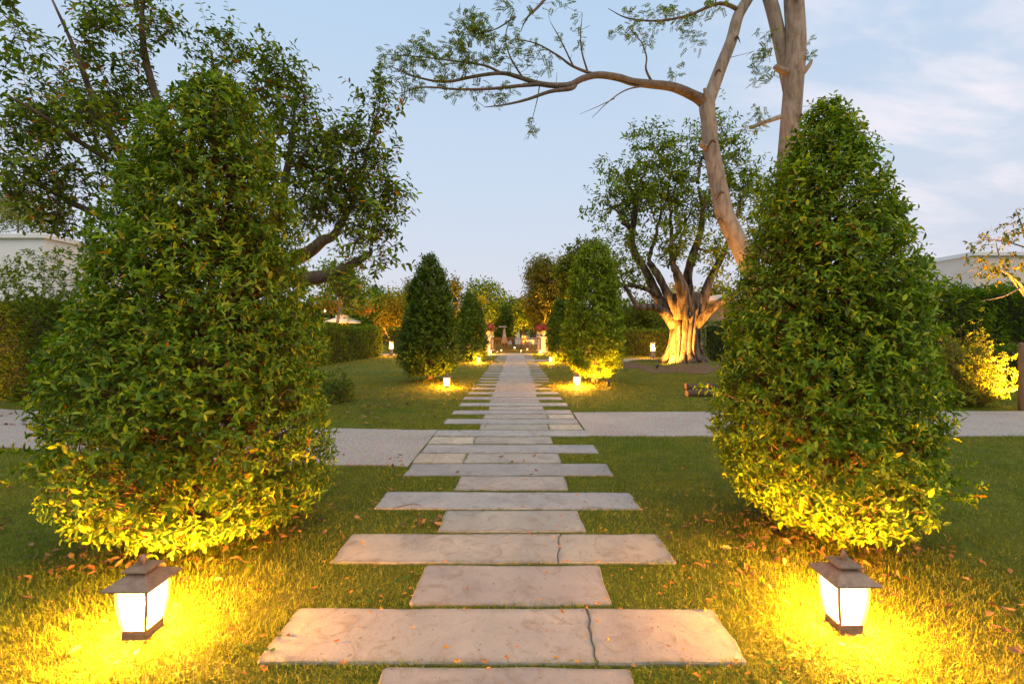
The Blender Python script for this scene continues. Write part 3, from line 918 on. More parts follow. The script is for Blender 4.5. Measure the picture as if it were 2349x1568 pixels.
topiary('clipped_tree', 'small distant cone tree behind the dark slim one, left of the path', 1082, 21.6,
        [(668, 1074, 1088), (690, 1064, 1098), (730, 1054, 1108), (770, 1050, 1114), (800, 1051, 1115), (822, 1058, 1106)],
        2000, 7, 0.11, 'mid', 0, 15, colors=MIDC, weights=[2, 3, 2, 1], trunk_r=0.05)
topiary('clipped_tree', 'small distant cone tree behind the uplit one, right of the path', 1289, 21.4,
        [(683, 1278, 1300), (700, 1270, 1308), (740, 1262, 1316), (780, 1258, 1320), (805, 1260, 1318), (824, 1270, 1308)],
        2000, 7, 0.11, 'mid', 0, 16, colors=MIDC, weights=[2, 3, 2, 1], trunk_r=0.05)

# bare earth on the slope of the mound
def earth():
    r = np.random.default_rng(19); na, nr = 60, 6
    a = np.linspace(math.pi * 0.95, math.pi * 2.05, na); V = []
    for j in range(nr):
        t = j / (nr - 1)
        for i, q in enumerate(a):
            i0 = 1.65 + 0.15 * math.sin(5 * q); o0 = 2.15 + 0.24 * math.sin(3 * q + 1) + 0.12 * math.sin(11 * q)
            rr = i0 + (o0 - i0) * t
            x, y = 6.3 + 1.25 * rr * math.cos(q), 17.6 + rr * math.sin(q)
            V.append((x, y, float(hgt(x, y)) + 0.012))
    mk('bare_earth', V, [(j * na + i, (j + 1) * na + i, (j + 1) * na + i + 1, j * na + i + 1) for j in range(nr - 1) for i in range(na - 1)], M['soil'], smooth=True, kind='structure')
earth()
# small dark rounded shrub by the gravel
def shrub(name, label, c, rx, ry, rz, n, ll, cols, seed, cat='shrub', mat='leaf_soft', tpl='mid', ratio=0.5, group=None):
    r = np.random.default_rng(seed)
    g = float(hgt(c[0], c[1]))
    root = thing(name, label, cat, (c[0], c[1], g), group)
    v = nrm(r.normal(0, 1, (n, 3))); v[:, 2] = np.abs(v[:, 2]) * 1.0
    q = (1 - 0.55 * r.uniform(0, 1, n) ** 1.6)
    base_ = np.stack([c[0] + v[:, 0] * rx * q, c[1] + v[:, 1] * ry * q, g + 0.04 + v[:, 2] * rz * q], -1)
    low = r.uniform(0, 1, n) < 0.45
    base_[low, 2] = g + 0.03 + r.uniform(0, rz * 0.6, low.sum())
    out = nrm(v + r.normal(0, 0.4, (n, 3)) + np.array((0, 0, 0.3)))
    tw = [(np.array([(c[0] + r.normal(0, .04), c[1] + r.normal(0, .04), g - 0.03), (c[0] * .5 + b[0] * .5, c[1] * .5 + b[1] * .5, g + (b[2] - g) * 0.6), b]),
           np.array([0.012, 0.008, 0.004])) for b in base_[:: max(1, n // 50)]]
    tubes('stems', tw, M['twig'], root, 4)
    P, D, N, L, Wd = shoots(r, base_, out, np.full(n, ll * 1.8), 7, ll, ratio)
    foliage(root, P, D, N, L, Wd, tints(r, len(P), cols), tpl, M[mat])
    return root
p = gnd(775, 922)
shrub('round_shrub', 'small dark rounded shrub on the lawn beside the left foreground bush', p, 0.29, 0.3, 0.60, 420, 0.04, MIDC, 31)

# ------------------------------------------------------------------ free growing trees
def nearest_grow(limbs, targets, r, tip=0.006, kr=0.012, sag=0.15):
    """join every target point to the nearest part of the branch system with a curved, tapering branch"""
    NP = np.vstack([l[0] for l in limbs]); NR = np.concatenate([l[1] for l in limbs])
    out = []
    T = np.asarray(targets, float)
    dd = np.array([np.min(np.linalg.norm(NP - t, axis=1)) for t in T])
    for i in np.argsort(dd):
        t = T[i]
        dist = np.linalg.norm(NP - t, axis=1) + 0.55 * np.maximum(0, NP[:, 2] - t[2])
        j = int(np.argmin(dist))
        a = NP[j]; L = np.linalg.norm(t - a)
        if L < 0.05: continue
        ra = min(NR[j] * 0.7, tip + kr * L)
        s = np.linspace(0, 1, max(4, int(L / 0.25) + 2))[:, None]
        bend = np.array((0, 0, -sag * L)) + r.normal(0, 0.09 * L, 3)
        P = a + (t - a) * s + bend * (4 * s * (1 - s)) * 0.5
        P[1:-1] += r.normal(0, 0.018 * L, (len(P) - 2, 3))
        R = ra + (tip - ra) * s[:, 0]
        out.append((P, R))
        NP = np.vstack([NP, P[1:]]); NR = np.concatenate([NR, R[1:]])
    return out
def blob_points(blobs, r):
    """blobs (x, y, rx, ry, d, rd, n) in picture units and metres -> points spread in ellipsoids"""
    out = []
    for x, y, rx, ry, d, rd, n in blobs:
        v = nrm(r.normal(0, 1, (n, 3))) * (r.uniform(0.12, 1, (n, 1)) ** (1 / 2.2))
        for q in v:
            out.append(at(x + q[0] * rx, y + q[1] * ry, d + q[2] * rd))
    return np.array(out)

# --- old broad tree behind the left bush
def left_tree():
    r = np.random.default_rng(41)
    D0 = 8.6
    b = at(540, 930, D0); b[2] = 0
    root = thing('broad_tree', 'large dark leafy tree rising behind the left foreground bush', 'tree', tuple(b))
    px = lambda *l: [at(x, y, d) for x, y, d in l]
    trunk = spline([b + (0, 0, -0.1)] + px((545, 820, 8.6), (560, 700, 8.6), (575, 610, 8.6)), [0.36, 0.27, 0.23, 0.2], 5)
    tubes('trunk', [trunk], M['dark_bark'], root, 12)
    L = [spline(px((570, 640, 8.6), (640, 640, 8.4), (715, 638, 8.2), (770, 625, 8.0), (815, 602, 7.9), (848, 582, 7.8)), [0.19, 0.17, 0.13, 0.095, 0.07, 0.055], 5),
         spline(px((575, 620, 8.6), (650, 600, 8.5), (705, 580, 8.4), (740, 552, 8.3), (765, 540, 8.3), (790, 500, 8.2), (820, 440, 8.2), (840, 360, 8.2), (852, 290, 8.2)), [0.19, 0.16, 0.12, 0.10, 0.08, 0.06, 0.045, 0.03, 0.012], 4),
         spline(px((575, 615, 8.6), (620, 520, 8.6), (650, 430, 8.6), (670, 320, 8.6), (678, 210, 8.6)), [0.18, 0.12, 0.08, 0.045, 0.015], 4),
         spline(px((575, 620, 8.6), (560, 500, 8.8), (530, 380, 8.8), (500, 250, 8.7), (485, 120, 8.6)), [0.18, 0.12, 0.08, 0.05, 0.02], 4),
         spline(px((560, 640, 8.6), (480, 500, 8.5), (400, 340, 8.3), (345, 180, 8.2), (325, 60, 8.1), (335, -40, 8.1)), [0.18, 0.12, 0.09, 0.06, 0.04, 0.02], 4),
         spline(px((560, 650, 8.6), (440, 520, 8.2), (300, 400, 7.8), (190, 330, 7.4), (90, 260, 7.0), (20, 220, 6.8)), [0.17, 0.10, 0.06, 0.04, 0.025, 0.012], 4),
         spline(px((300, 400, 7.8), (220, 240, 7.6), (170, 110, 7.5), (120, 0, 7.4)), [0.08, 0.05, 0.03, 0.015], 4),
         spline(px((440, 520, 8.2), (250, 500, 8.0), (120, 440, 8.0), (40, 400, 8.0)), [0.09, 0.06, 0.04, 0.02], 4)]
    for l in L: tubes('limb', [l], M['dark_bark'], root, 8)
    blobs = [(700, 330, 85, 120, 8.5, 0.9, 44), (780, 400, 95, 110, 8.2, 0.8, 52), (850, 360, 55, 120, 8.1, 0.5, 24), (850, 480, 75, 80, 8.0, 0.6, 34),
             (840, 560, 60, 50, 7.9, 0.4, 14), (730, 490, 70, 70, 8.3, 0.6, 30), (670, 220, 35, 60, 8.6, 0.4, 8), (640, 180, 60, 70, 8.6, 0.5, 10),
             (500, 130, 70, 70, 8.6, 0.6, 14), (590, 190, 60, 80, 8.6, 0.6, 14), (560, 330, 90, 120, 9.0, 0.8, 30), (330, 60, 70, 80, 8.2, 0.5, 14),
             (250, 130, 90, 100, 8.0, 0.7, 22), (180, 260, 110, 100, 7.6, 0.9, 40), (300, 260, 100, 110, 8.2, 0.7, 34), (70, 330, 90, 90, 7.6, 0.8, 32),
             (110, 430, 110, 70, 8.0, 0.6, 40), (60, 120, 60, 80, 7.2, 0.5, 10), (20, 30, 40, 40, 7.0, 0.4, 4), (300, 420, 110, 90, 8.6, 0.6, 30),
             (150, 520, 50, 30, 8.2, 0.4, 9), (860, 230, 22, 40, 8.2, 0.3, 7), (905, 470, 30, 30, 7.9, 0.3, 7), (790, 670, 55, 22, 7.6, 0.4, 11), (200, 60, 60, 50, 7.8, 0.5, 7), (880, 600, 20, 14, 7.8, 0.2, 4)]
    T = blob_points([(x, y, rx * 1.05, ry * 1.05, q, w, max(3, int(n * (0.86 if x < 640 else 0.78)))) for x, y, rx, ry, q, w, n in blobs], r)
    br = nearest_grow(L, T, r, 0.005, 0.011)
    tubes('branches', br, M['dark_bark'], root, 5, kind='stuff')
    # leafy shoots at every branch end
    k = 5
    base_ = np.repeat(T, k, 0) + r.normal(0, 0.10, (len(T) * k, 3))
    dirs = nrm(r.normal(0, 0.6, (len(base_), 3)) + np.array((0, 0, 0.75)))
    ln = r.uniform(0.25, 0.55, len(base_))
    tubes('twigs', [(np.array([T[i // k], base_[i], base_[i] + dirs[i] * ln[i]]), np.array([0.005, 0.004, 0.002])) for i in range(len(base_))], M['dark_bark'], root, 3, kind='stuff')
    P, D, N, L_, Wd = shoots(r, base_, dirs, ln, 8, 0.115, 0.46, 0.85, droop=0.45)
    cols = tints(r, len(P), [(0.026, 0.055, 0.014), (0.045, 0.088, 0.017), (0.075, 0.13, 0.018), (0.12, 0.17, 0.022), (0.18, 0.07, 0.02)], [3, 3.5, 2.5, 1.3, 0.35])
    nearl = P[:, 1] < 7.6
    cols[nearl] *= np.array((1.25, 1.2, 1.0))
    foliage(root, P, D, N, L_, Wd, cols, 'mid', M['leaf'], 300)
left_tree()

# --- stout fig with a fluted, floodlit trunk on its mound
def fig_tree():
    r = np.random.default_rng(51)
    D0 = 17.2
    cx = (1568 - VX) / F * D0
    g = float(hgt(cx, D0))
    root = thing('fig_tree', 'old fig tree with thick floodlit fluted trunk on a low mound', 'tree', (cx, D0, g))
    # the trunk: aerial roots grown together into a fluted column
    polys = [spline([(cx, D0, g - .2), (cx + .03, D0, g + 1.0), (cx + .08, D0, g + 1.9), (cx + .1, D0, g + 2.5)], [.36, .33, .34, .30], 6)]
    ns = 13
    for s in range(ns):
        a0 = 2 * math.pi * s / ns + r.normal(0, .12); tw_ = r.normal(0, .16); q = r.uniform(.75, 1.25)
        pts, rad = [], []
        for z_, ro, rr in ((-.15, .90, .18), (.10, .72, .17), (.35, .52, .15), (.8, .41, .14), (1.3, .365, .135), (1.8, .37, .14), (2.25, .41, .145), (2.6, .42, .11)):
            an = a0 + tw_ * z_ + r.normal(0, .035)
            pts.append((cx + .05 * z_ + (ro + r.normal(0, .02)) * math.cos(an), D0 + (ro + r.normal(0, .02)) * math.sin(an), g + z_)); rad.append(rr * q * r.uniform(.9, 1.1))
        polys.append(spline(pts, rad, 5))
    for s in range(9):      # thin roots running over the column
        a0 = r.uniform(0, 6.3); tw_ = r.normal(0, .35); pts, rad = [], []
        for z_, ro in ((-.1, .92), (.15, .78), (.5, .59), (1.0, .52), (1.6, .50), (2.2, .53)):
            an = a0 + tw_ * z_; pts.append((cx + .05 * z_ + ro * math.cos(an), D0 + ro * math.sin(an), g + z_)); rad.append(r.uniform(.035, .06))
        polys.append(spline(pts, rad, 5))
    tubes('trunk', polys, M['fig_bark'], root, 12)
    px = lambda *l: [at(x, y, d) for x, y, d in l]
    d = D0
    L = [spline(px((1550, 745, d - .2), (1520, 700, d - .3), (1503, 670, d - .3), (1480, 622, d - .3), (1456, 586, d - .3), (1450, 548, d - .3), (1456, 492, d - .3)), [.42, .34, .28, .24, .20, .17, .15], 4),
         spline(px((1458, 540, d - .3), (1445, 520, d - .4), (1430, 508, d - .5)), [.14, .13, .12], 3),
         spline(px((1555, 730, d - .4), (1528, 665, d - .6), (1505, 622, d - .7), (1488, 594, d - .7)), [.34, .24, .19, .17], 4),
         spline(px((1565, 730, d - .5), (1566, 670, d - .7), (1552, 628, d - .8), (1540, 606, d - .9)), [.42, .34, .24, .17], 4),
         spline(px((1575, 740, d - .2), (1582, 700, d), (1577, 640, d), (1590, 585, d), (1607, 530, d), (1611, 478, d), (1600, 420, d)), [.40, .34, .28, .22, .17, .12, .07], 4),
         spline(px((1590, 745, d), (1607, 707, d), (1624, 652, d), (1643, 615, d + .1), (1662, 575, d + .2), (1680, 520, d + .3)), [.36, .30, .24, .20, .15, .09], 4),
         spline(px((1588, 760, d - .2), (1619, 722, d - .6), (1655, 690, d - .9), (1705, 660, d - 1.1)), [.30, .22, .19, .15], 4),
         spline(px((1535, 725, d - .4), (1504, 705, d - .8), (1467, 704, d - 1.0), (1455, 695, d - 1.0), (1434, 662, d - 1.1), (1415, 646, d - 1.1)), [.30, .20, .17, .15, .08, .04], 4),
         spline(px((1510, 680, d - .4), (1482, 661, d - .8), (1443, 652, d - 1.0)), [.16, .13, .09], 4),
         spline(px((1600, 570, d), (1625, 575, d), (1655, 572, d)), [.07, .05, .03], 4)]
    rk = np.random.default_rng(52)
    for l in L:
        P_, R_ = l
        P_ = P_ + np.cumsum(rk.normal(0, 0.012, P_.shape), 0) * np.linspace(0, 1, len(P_))[:, None]
        tubes('limb', [(P_, R_ * 0.66 * (1 + rk.normal(0, 0.07, len(R_))))], M['fig_bark'], root, 12)
    sk = []
    for x, y, x2, y2, x3, y3, q in ((1456, 500, 1440, 450, 1420, 400, .09), (1456, 495, 1475, 430, 1490, 370, .09), (1488, 596, 1500, 520, 1520, 430, .08), (1540, 608, 1540, 520, 1535, 420, .10), (1545, 612, 1570, 540, 1590, 470, .07),
                                    (1600, 420, 1620, 370, 1640, 320, .07), (1611, 480, 1640, 430, 1660, 370, .08), (1662, 575, 1690, 500, 1710, 430, .08), (1434, 508, 1415, 480, 1395, 465, .05), (1455, 690, 1430, 640, 1420, 590, .05), (1480, 600, 1450, 575, 1420, 560, .04)):
        s_ = spline(px((x, y, d - .3), (x2 + rk.normal(0, 6), y2, d + rk.normal(0, .2)), (x3, y3, d + rk.normal(0, .3))), [q, q * .7, q * .3], 6)
        sk.append((s_[0] + rk.normal(0, 0.02, s_[0].shape), s_[1])); tubes('bough', [sk[-1]], M['fig_bark'], root, 8)
    L = L + sk
    blobs = [(1440, 430, 75, 80, d, 1.0, 34), (1520, 400, 75, 75, d, 1.1, 38), (1500, 470, 90, 60, d, 1.1, 30), (1390, 480, 40, 35, d, .6, 8), (1468, 315, 26, 26, d, .3, 6),
             (1530, 345, 40, 30, d, .5, 9), (1640, 350, 55, 70, d, .9, 20), (1695, 390, 50, 75, d + .3, .9, 24), (1600, 460, 80, 70, d, 1.0, 28), (1560, 560, 90, 50, d - .4, 1.0, 24), (1680, 490, 60, 60, d, .9, 18),
             (1640, 290, 30, 30, d, .4, 6), (1425, 560, 45, 25, d - .6, .6, 8), (1420, 610, 30, 30, d - 1, .5, 6), (1470, 640, 50, 40, d - 1, .6, 9), (1650, 600, 50, 40, d, .8, 10), (1730, 440, 30, 50, d + .4, .6, 7)]
    T = blob_points(blobs, r)
    br = nearest_grow(L, T, r, 0.012, 0.022)
    tubes('branches', br, M['dark_bark'], root, 5, kind='stuff')
    k = 6
    base_ = np.repeat(T, k, 0) + r.normal(0, 0.22, (len(T) * k, 3))
    dirs = nrm(r.normal(0, 0.8, (len(base_), 3)) + np.array((0, 0, 0.6)))
    ln = r.uniform(0.3, 0.6, len(base_))
    P, D, N, L_, Wd = shoots(r, base_, dirs, ln, 8, 0.17, 0.42, 0.85, droop=0.3)
    foliage(root, P, D, N, L_, Wd, tints(r, len(P), [(0.055, 0.10, 0.018), (0.08, 0.135, 0.02), (0.115, 0.165, 0.024), (0.04, 0.075, 0.018)]), 'mid', M['leaf_soft'])
    # small white notice tied to the trunk
    c = at(1579, 722, D0 - 0.62)
    V, f = box(0, 0, -0.09, 0.09, 0.07, 0.008)
    mk('notice_plate', V + c, f, M['white'], root)
    V, f = box(0, 0, 0.10, 0.24, 0.08, 0.04, 0.05, 0.03)
    mk('bird_box', V + c, f, M['wood'], root)
fig_tree()

# --- tall pale-barked tree with two stems behind the right bush
def pinnate(r, P, D, L, npair=7):
    """feather leaves: rachis positions, leaflet frames"""
    n = len(P)
    D = nrm(D)
    S_ = nrm(np.cross(D, np.array((0, 0, 1.0)) + r.normal(0, 0.3, (n, 3))))
    U = np.cross(S_, D)
    t = (np.arange(npair) + 1.0) / npair
    pos, dr, nm, ll = [], [], [], []
    for s in (-1, 1):
        q = P[:, None] + D[:, None] * (L[:, None] * t)[..., None] - np.array((0, 0, 1.0)) * (L[:, None] * t ** 2 * 0.25)[..., None]
        v = D[:, None] * 0.45 + s * S_[:, None] * 0.9 + r.normal(0, 0.12, (n, npair, 3)) - np.array((0, 0, 0.15))
        pos.append(q); dr.append(v); nm.append(np.repeat(U[:, None], npair, 1)); ll.append(np.repeat((L * 0.34)[:, None], npair, 1) * (1 - 0.3 * np.abs(t - 0.5)))
    f = lambda a: np.concatenate(a).reshape(-1, 3)
    return f(pos), nrm(f(dr)), f(nm), np.concatenate(ll).ravel()
def pale_tree():
    r = np.random.default_rng(61)
    d = 10.0
    b = at(1792, 909, d); b[2] = 0
    root = thing('pale_tree', 'tall pale-barked tree, twin stems and one long bough reaching over the path', 'tree', tuple(b))
    px = lambda *l: [at(x, y, q) for x, y, q in l]
    A = spline([b + (-.05, 0, -.1)] + px((1775, 800, d), (1740, 660, d), (1700, 570, d), (1664, 495, d), (1651, 440, d), (1640, 385, d), (1630, 330, d), (1626, 280, d), (1622, 240, d), (1632, 212, d), (1655, 150, d), (1678, 92, d), (1692, 40, d), (1712, 4, d), (1735, -30, d)),
               [.30, .26, .215, .20, .19, .18, .172, .162, .158, .165, .142, .13, .122, .118, .113, .10], 4)
    tubes('trunk', [A], M['pale_bark'], root, 16)
    B = spline([b + (.1, .1, -.1)] + px((1798, 800, d + .1), (1800, 600, d + .1), (1806, 400, d + .1), (1812, 300, d + .1), (1820, 200, d + .1), (1826, 100, d + .1), (1821, 0, d + .1), (1818, -80, d + .1)),
               [.32, .28, .24, .215, .205, .20, .205, .20, .18], 4)
    tubes('trunk', [B], M['pale_bark'], root, 16)
    C = spline(px((1812, 250, d + .25), (1802, 170, d + .3), (1788, 90, d + .3), (1772, 20, d + .3), (1750, -50, d + .3)), [.08, .125, .14, .14, .13], 4)
    tubes('limb', [C], M['pale_bark'], root, 12)
    Lb = spline(px((1622, 238, d), (1596, 222, d - .05), (1545, 200, d - .2), (1490, 193, d - .3), (1450, 188, d - .4), (1418, 178, d - .5), (1372, 172, d - .6), (1335, 181, d - .7), (1302, 196, d - .8), (1242, 193, d - .9), (1190, 177, d - 1.0), (1150, 168, d - 1.1), (1090, 175, d - 1.2), (1020, 188, d - 1.3), (950, 175, d - 1.4), (890, 150, d - 1.4)),
                [.15, .11, .094, .085, .078, .074, .068, .062, .062, .05, .042, .036, .03, .024, .016, .008], 4)
    tubes('long_bough', [Lb], M['bough_bark'], root, 10)
    sub = [spline(px((1320, 190, d - .7), (1310, 203, d - .8), (1262, 210, d - .9), (1210, 228, d - 1.0), (1160, 240, d - 1.1), (1112, 246, d - 1.2)), [.06, .05, .04, .03, .02, .008], 4),
           spline(px((1242, 193, d - .9), (1180, 198, d - 1.1), (1120, 204, d - 1.3), (1050, 205, d - 1.4), (970, 200, d - 1.5), (915, 215, d - 1.5)), [.045, .036, .03, .024, .016, .007], 4),
           spline(px((1372, 172, d - .6), (1345, 165, d - .7), (1310, 150, d - .8), (1280, 128, d - .9), (1230, 100, d - 1), (1180, 90, d - 1.1)), [.04, .034, .028, .022, .015, .007], 4),
           spline(px((1348, 165, d - .7), (1335, 120, d - .8), (1332, 80, d - .8), (1336, 30, d - .9)), [.022, .016, .012, .005], 4),
           spline(px((1315, 152, d - .8), (1285, 90, d - .9), (1262, 50, d - .9)), [.018, .012, .005], 4),
           spline(px((1150, 168, d - 1.1), (1110, 150, d - 1.2), (1040, 140, d - 1.3), (960, 130, d - 1.4), (880, 125, d - 1.5)), [.03, .024, .017, .012, .006], 4),
           spline(px((1200, 180, d - 1), (1170, 130, d - 1.1), (1160, 80, d - 1.2), (1180, 20, d - 1.2)), [.022, .016, .012, .006], 4),
           spline(px((1238, 195, d - .9), (1232, 230, d - .9), (1222, 270, d - .9), (1212, 315, d - .9)), [.014, .010, .007, .004], 4),
           spline(px((1498, 193, d - .3), (1482, 160, d - .4), (1483, 130, d - .4), (1470, 95, d - .5), (1440, 60, d - .6)), [.03, .022, .016, .011, .005], 4),
           spline(px((1490, 196, d - .3), (1440, 205, d - .5), (1400, 230, d - .6), (1358, 270, d - .7)), [.024, .016, .011, .004], 4),
           spline(px((1410, 226, d - .6), (1370, 245, d - .7), (1330, 262, d - .7)), [.01, .007, .003], 4),
           spline(px((1700, 25, d), (1650, 8, d - .2), (1580, 35, d - .4), (1510, 48, d - .5), (1440, 42, d - .6), (1395, 20, d - .6)), [.05, .04, .03, .024, .016, .006], 4),
           spline(px((1180, 40, d - 1.3), (1130, 70, d - 1.3), (1060, 80, d - 1.3)), [.02, .012, .006], 4),
           spline(px((1280, -40, d - 1.0), (1240, 10, d - 1.1), (1210, 40, d - 1.2), (1195, 70, d - 1.2)), [.035, .028, .018, .006], 4)]
    for l in sub: tubes('branch', [l], M['bough_bark'], root, 6)
    # short stubs and side boughs near the second stem
    for pts, rd in (([(1790, 268, d), (1755, 280, d - .2), (1722, 293, d - .4)], [.055, .045, .04]), ([(1805, 165, d), (1788, 160, d - .1), (1778, 152, d - .15)], [.07, .065, .055]),
                    ([(1840, 170, d), (1856, 150, d - .05), (1862, 138, d - .05)], [.06, .045, .03]), ([(1632, 340, d), (1612, 335, d - .1), (1606, 326, d - .12)], [.07, .06, .05]),
                    ([(1622, 232, d - .1), (1618, 215, d - .15), (1616, 203, d - .15)], [.05, .04, .03])):
        tubes('stub', [spline(px(*pts), rd, 3)], M['pale_bark'], root, 8)
    # dark chevrons where boughs were cut
    for x, y, w, rad in ((1634, 322, 17, .20), (1655, 440, 18, .22), (1652, 500, 14, .225), (1690, 84, 12, .155), (1648, 160, 13, .165), (1838, 262, 9, .2)):
        w = w * .75; rad = rad * .84; c = [at(x - w, y + 20, d - rad * .72), at(x, y, d - rad * 0.98), at(x + w, y + 16, d - rad * .72)]
        tubes('branch_scar', [spline(c, [.004, .026, .004], 4)], M['dark_bark'], root, 6)
    # fine twigs + feather leaves
    blobs = [(900, 150, 45, 40, d - 1.4, .4, 24), (960, 130, 50, 50, d - 1.4, .4, 32), (1030, 130, 60, 55, d - 1.3, .5, 44), (1100, 110, 60, 60, d - 1.2, .5, 46), (1090, 60, 60, 40, d - 1.2, .4, 30),
             (1180, 110, 50, 60, d - 1.1, .4, 26), (1040, 190, 60, 30, d - 1.4, .4, 18), (940, 210, 35, 25, d - 1.5, .3, 12), (1130, 215, 60, 25, d - 1.1, .4, 18), (1240, 150, 50, 40, d - .9, .4, 16),
             (1330, 90, 60, 50, d - .8, .4, 12), (1215, 290, 18, 28, d - .9, .2, 7), (1460, 75, 60, 35, d - .5, .3, 18), (1560, 50, 60, 30, d - .4, .3, 18), (1590, 85, 25, 20, d - .3, .2, 8),
             (1500, 25, 80, 20, d - .5, .3, 14), (1640, 25, 40, 25, d - .2, .3, 8), (1540, 165, 18, 14, d - .2, .15, 4), (1745, 160, 32, 55, d - .2, .3, 18), (1735, 280, 35, 30, d - .3, .3, 14),
             (1745, 95, 30, 30, d, .3, 8), (1855, 120, 14, 40, d, .2, 5), (1865, 255, 20, 14, d, .2, 3), (1250, 20, 60, 25, d - 1.1, .3, 12), (1160, 10, 30, 20, d - 1.2, .2, 8), (870, 190, 20, 20, d - 1.5, .2, 6)]
    T = blob_points(blobs, r)
    br = nearest_grow([Lb, A, B, C] + sub, T, r, 0.0035, 0.008, sag=0.05)
    tubes('twigs', br, M['dark_bark'], root, 4, kind='stuff')
    keep = r.uniform(0, 1, len(T)) < np.where((T[:, 0] > 0.3) & (T[:, 0] < 2.2), 0.5, 0.95)
    T2 = T[keep]
    k = 4
    Pb = np.repeat(T2, k, 0) + r.normal(0, 0.05, (len(T2) * k, 3))
    Db = nrm(r.normal(0, 1, (len(Pb), 3)) * np.array((1, 1, 0.6)) + np.array((0, 0, 0.2)))
    P, D, N, L = pinnate(r, Pb, Db, r.uniform(0.09, 0.17, len(Pb)))
    foliage(root, P, D, N, L, L * 0.45, tints(r, len(P), [(0.045, 0.085, 0.016), (0.07, 0.12, 0.018), (0.10, 0.14, 0.02), (0.22, 0.15, 0.03)], [3, 3, 2, .5]), 'far', M['leaf_soft'])
pale_tree()
# ------------------------------------------------------------------ hedges
HEDGE = [(0.045, 0.085, 0.014), (0.065, 0.115, 0.016), (0.09, 0.14, 0.02), (0.03, 0.06, 0.014)]
def hedge(name, label, p0, p1, thick, h, dens, ll, seed, cols=HEDGE, ratio=0.45, rough=0.06, top_wob=0.05, tpl='far', side=1, culms=0, clear=0.0, droop=0.0, group=None):
    """clipped hedge along the ground line p0-p1 (its front foot); the body goes to `side` of it"""
    r = np.random.default_rng(seed)
    p0 = np.array(p0[:2], float); p1 = np.array(p1[:2], float)
    u = p1 - p0; Ln = np.linalg.norm(u); u /= Ln
    nrmv = np.array((-u[1], u[0])) * side
    c = (p0 + p1) / 2
    root = thing(name, label, 'hedge', (p0[0], p0[1], 0), group)
    ins = 0.16
    q = [p0 + u * ins + nrmv * ins, p1 - u * ins + nrmv * ins, p1 - u * ins + nrmv * (thick - ins), p0 + u * ins + nrmv * (thick - ins)]
    z0, z1 = clear if clear else -0.05, h - ins
    V = [(*a, z0) for a in q] + [(*a, z1) for a in q]
    Fc = [(0, 1, 2, 3), (4, 5, 6, 7), (0, 1, 5, 4), (1, 2, 6, 5), (2, 3, 7, 6), (3, 0, 4, 7)]
    mk('filler_core', V, Fc, M['core'], root)  # solid dark box added inside the leaves to block the view through
    def face(o, a, b, n, nv):
        s, t = r.uniform(0, 1, (2, n))
        return o + a * s[:, None] + b * t[:, None], np.tile(nv, (n, 1))
    o3 = np.array((*p0, clear)); U3 = np.array((*u, 0)) * Ln; N3 = np.array((*nrmv, 0)); Z3 = np.array((0, 0, h - clear))
    A = [face(o3, U3, Z3, int(Ln * (h - clear) * dens), -N3), face(o3 + Z3, U3, N3 * thick, int(Ln * thick * dens), np.array((0, 0, 1.0))),
         face(o3, N3 * thick, Z3, int(thick * (h - clear) * dens), -U3 / Ln), face(o3 + U3, N3 * thick, Z3, int(thick * (h - clear) * dens), U3 / Ln)]
    P = np.vstack([a[0] for a in A]); N = np.vstack([a[1] for a in A])
    wob = rough * (np.sin(P[:, 0] * 4.3 + P[:, 2] * 3.1 + P[:, 1] * 2.2) + np.sin(P[:, 0] * 9.1 - P[:, 2] * 7.7 + P[:, 1] * 6.1) * 0.6)
    P = P + N * (wob - np.abs(r.normal(0, 0.07, len(P))))[:, None]
    P[:, 2] += top_wob * np.sin(P[:, 0] * 1.3 + P[:, 1] * 0.9) * (P[:, 2] / h)
    D = nrm(N * 0.6 + r.normal(0, 0.6, P.shape) + np.array((0, 0, 0.35 - droop)))
    L = ll * r.uniform(0.6, 1.3, len(P))
    foliage(root, P, D, N + r.normal(0, 0.5, P.shape) + np.array((0, 0, .4)), L, L * ratio, tints(r, len(P), cols), tpl, M['leaf_soft'])
    for k in range(culms):
        b = p0 + u * (k + r.uniform(0.2, 0.8)) / culms * Ln + nrmv * r.uniform(0.25, 0.6)
        tubes('cane', [(np.array([(b[0], b[1], -0.05), (b[0] + r.normal(0, .03), b[1], clear * 0.6), (b[0] + r.normal(0, .06), b[1], clear + 0.4)]), np.full(3, r.uniform(0.018, 0.03)))], M['cane'], root, 6)
    return root
M['cane'] = simple_mat('bamboo_cane', (0.30, 0.24, 0.10), 0.5, 0.25, 8, 0.1, 0.004)
hedge('clipped_hedge', 'long clipped hedge along the left lawn, in front of the parasol', (-8.3, 19.0), (-8.0, 27.2), 1.1, 1.72, 330, 0.11, 71)
hedge('clipped_hedge', 'short clipped hedge behind the left bollard lamp', (-8.9, 31.5), (-6.0, 31.8), 0.9, 1.75, 330, 0.12, 72)
hedge('clipped_hedge', 'clipped hedge behind the right bollard lamp', (5.6, 29.0), (9.4, 25.4), 1.0, 1.62, 330, 0.11, 73)
hedge('clipped_hedge', 'dark clipped hedge to the right of the fig trunk', (9.2, 22.5), (13.5, 20.5), 1.0, 1.9, 260, 0.12, 74)
hedge('tall_hedge', 'tall dense hedge at the far left, before the white building', (-12.5, 10.3), (-8.9, 8.7), 1.3, 1.95, 700, 0.085, 75, rough=0.09, cols=[(0.035, 0.06, 0.012), (0.05, 0.085, 0.014), (0.075, 0.11, 0.018), (0.025, 0.045, 0.012)], tpl='mid')
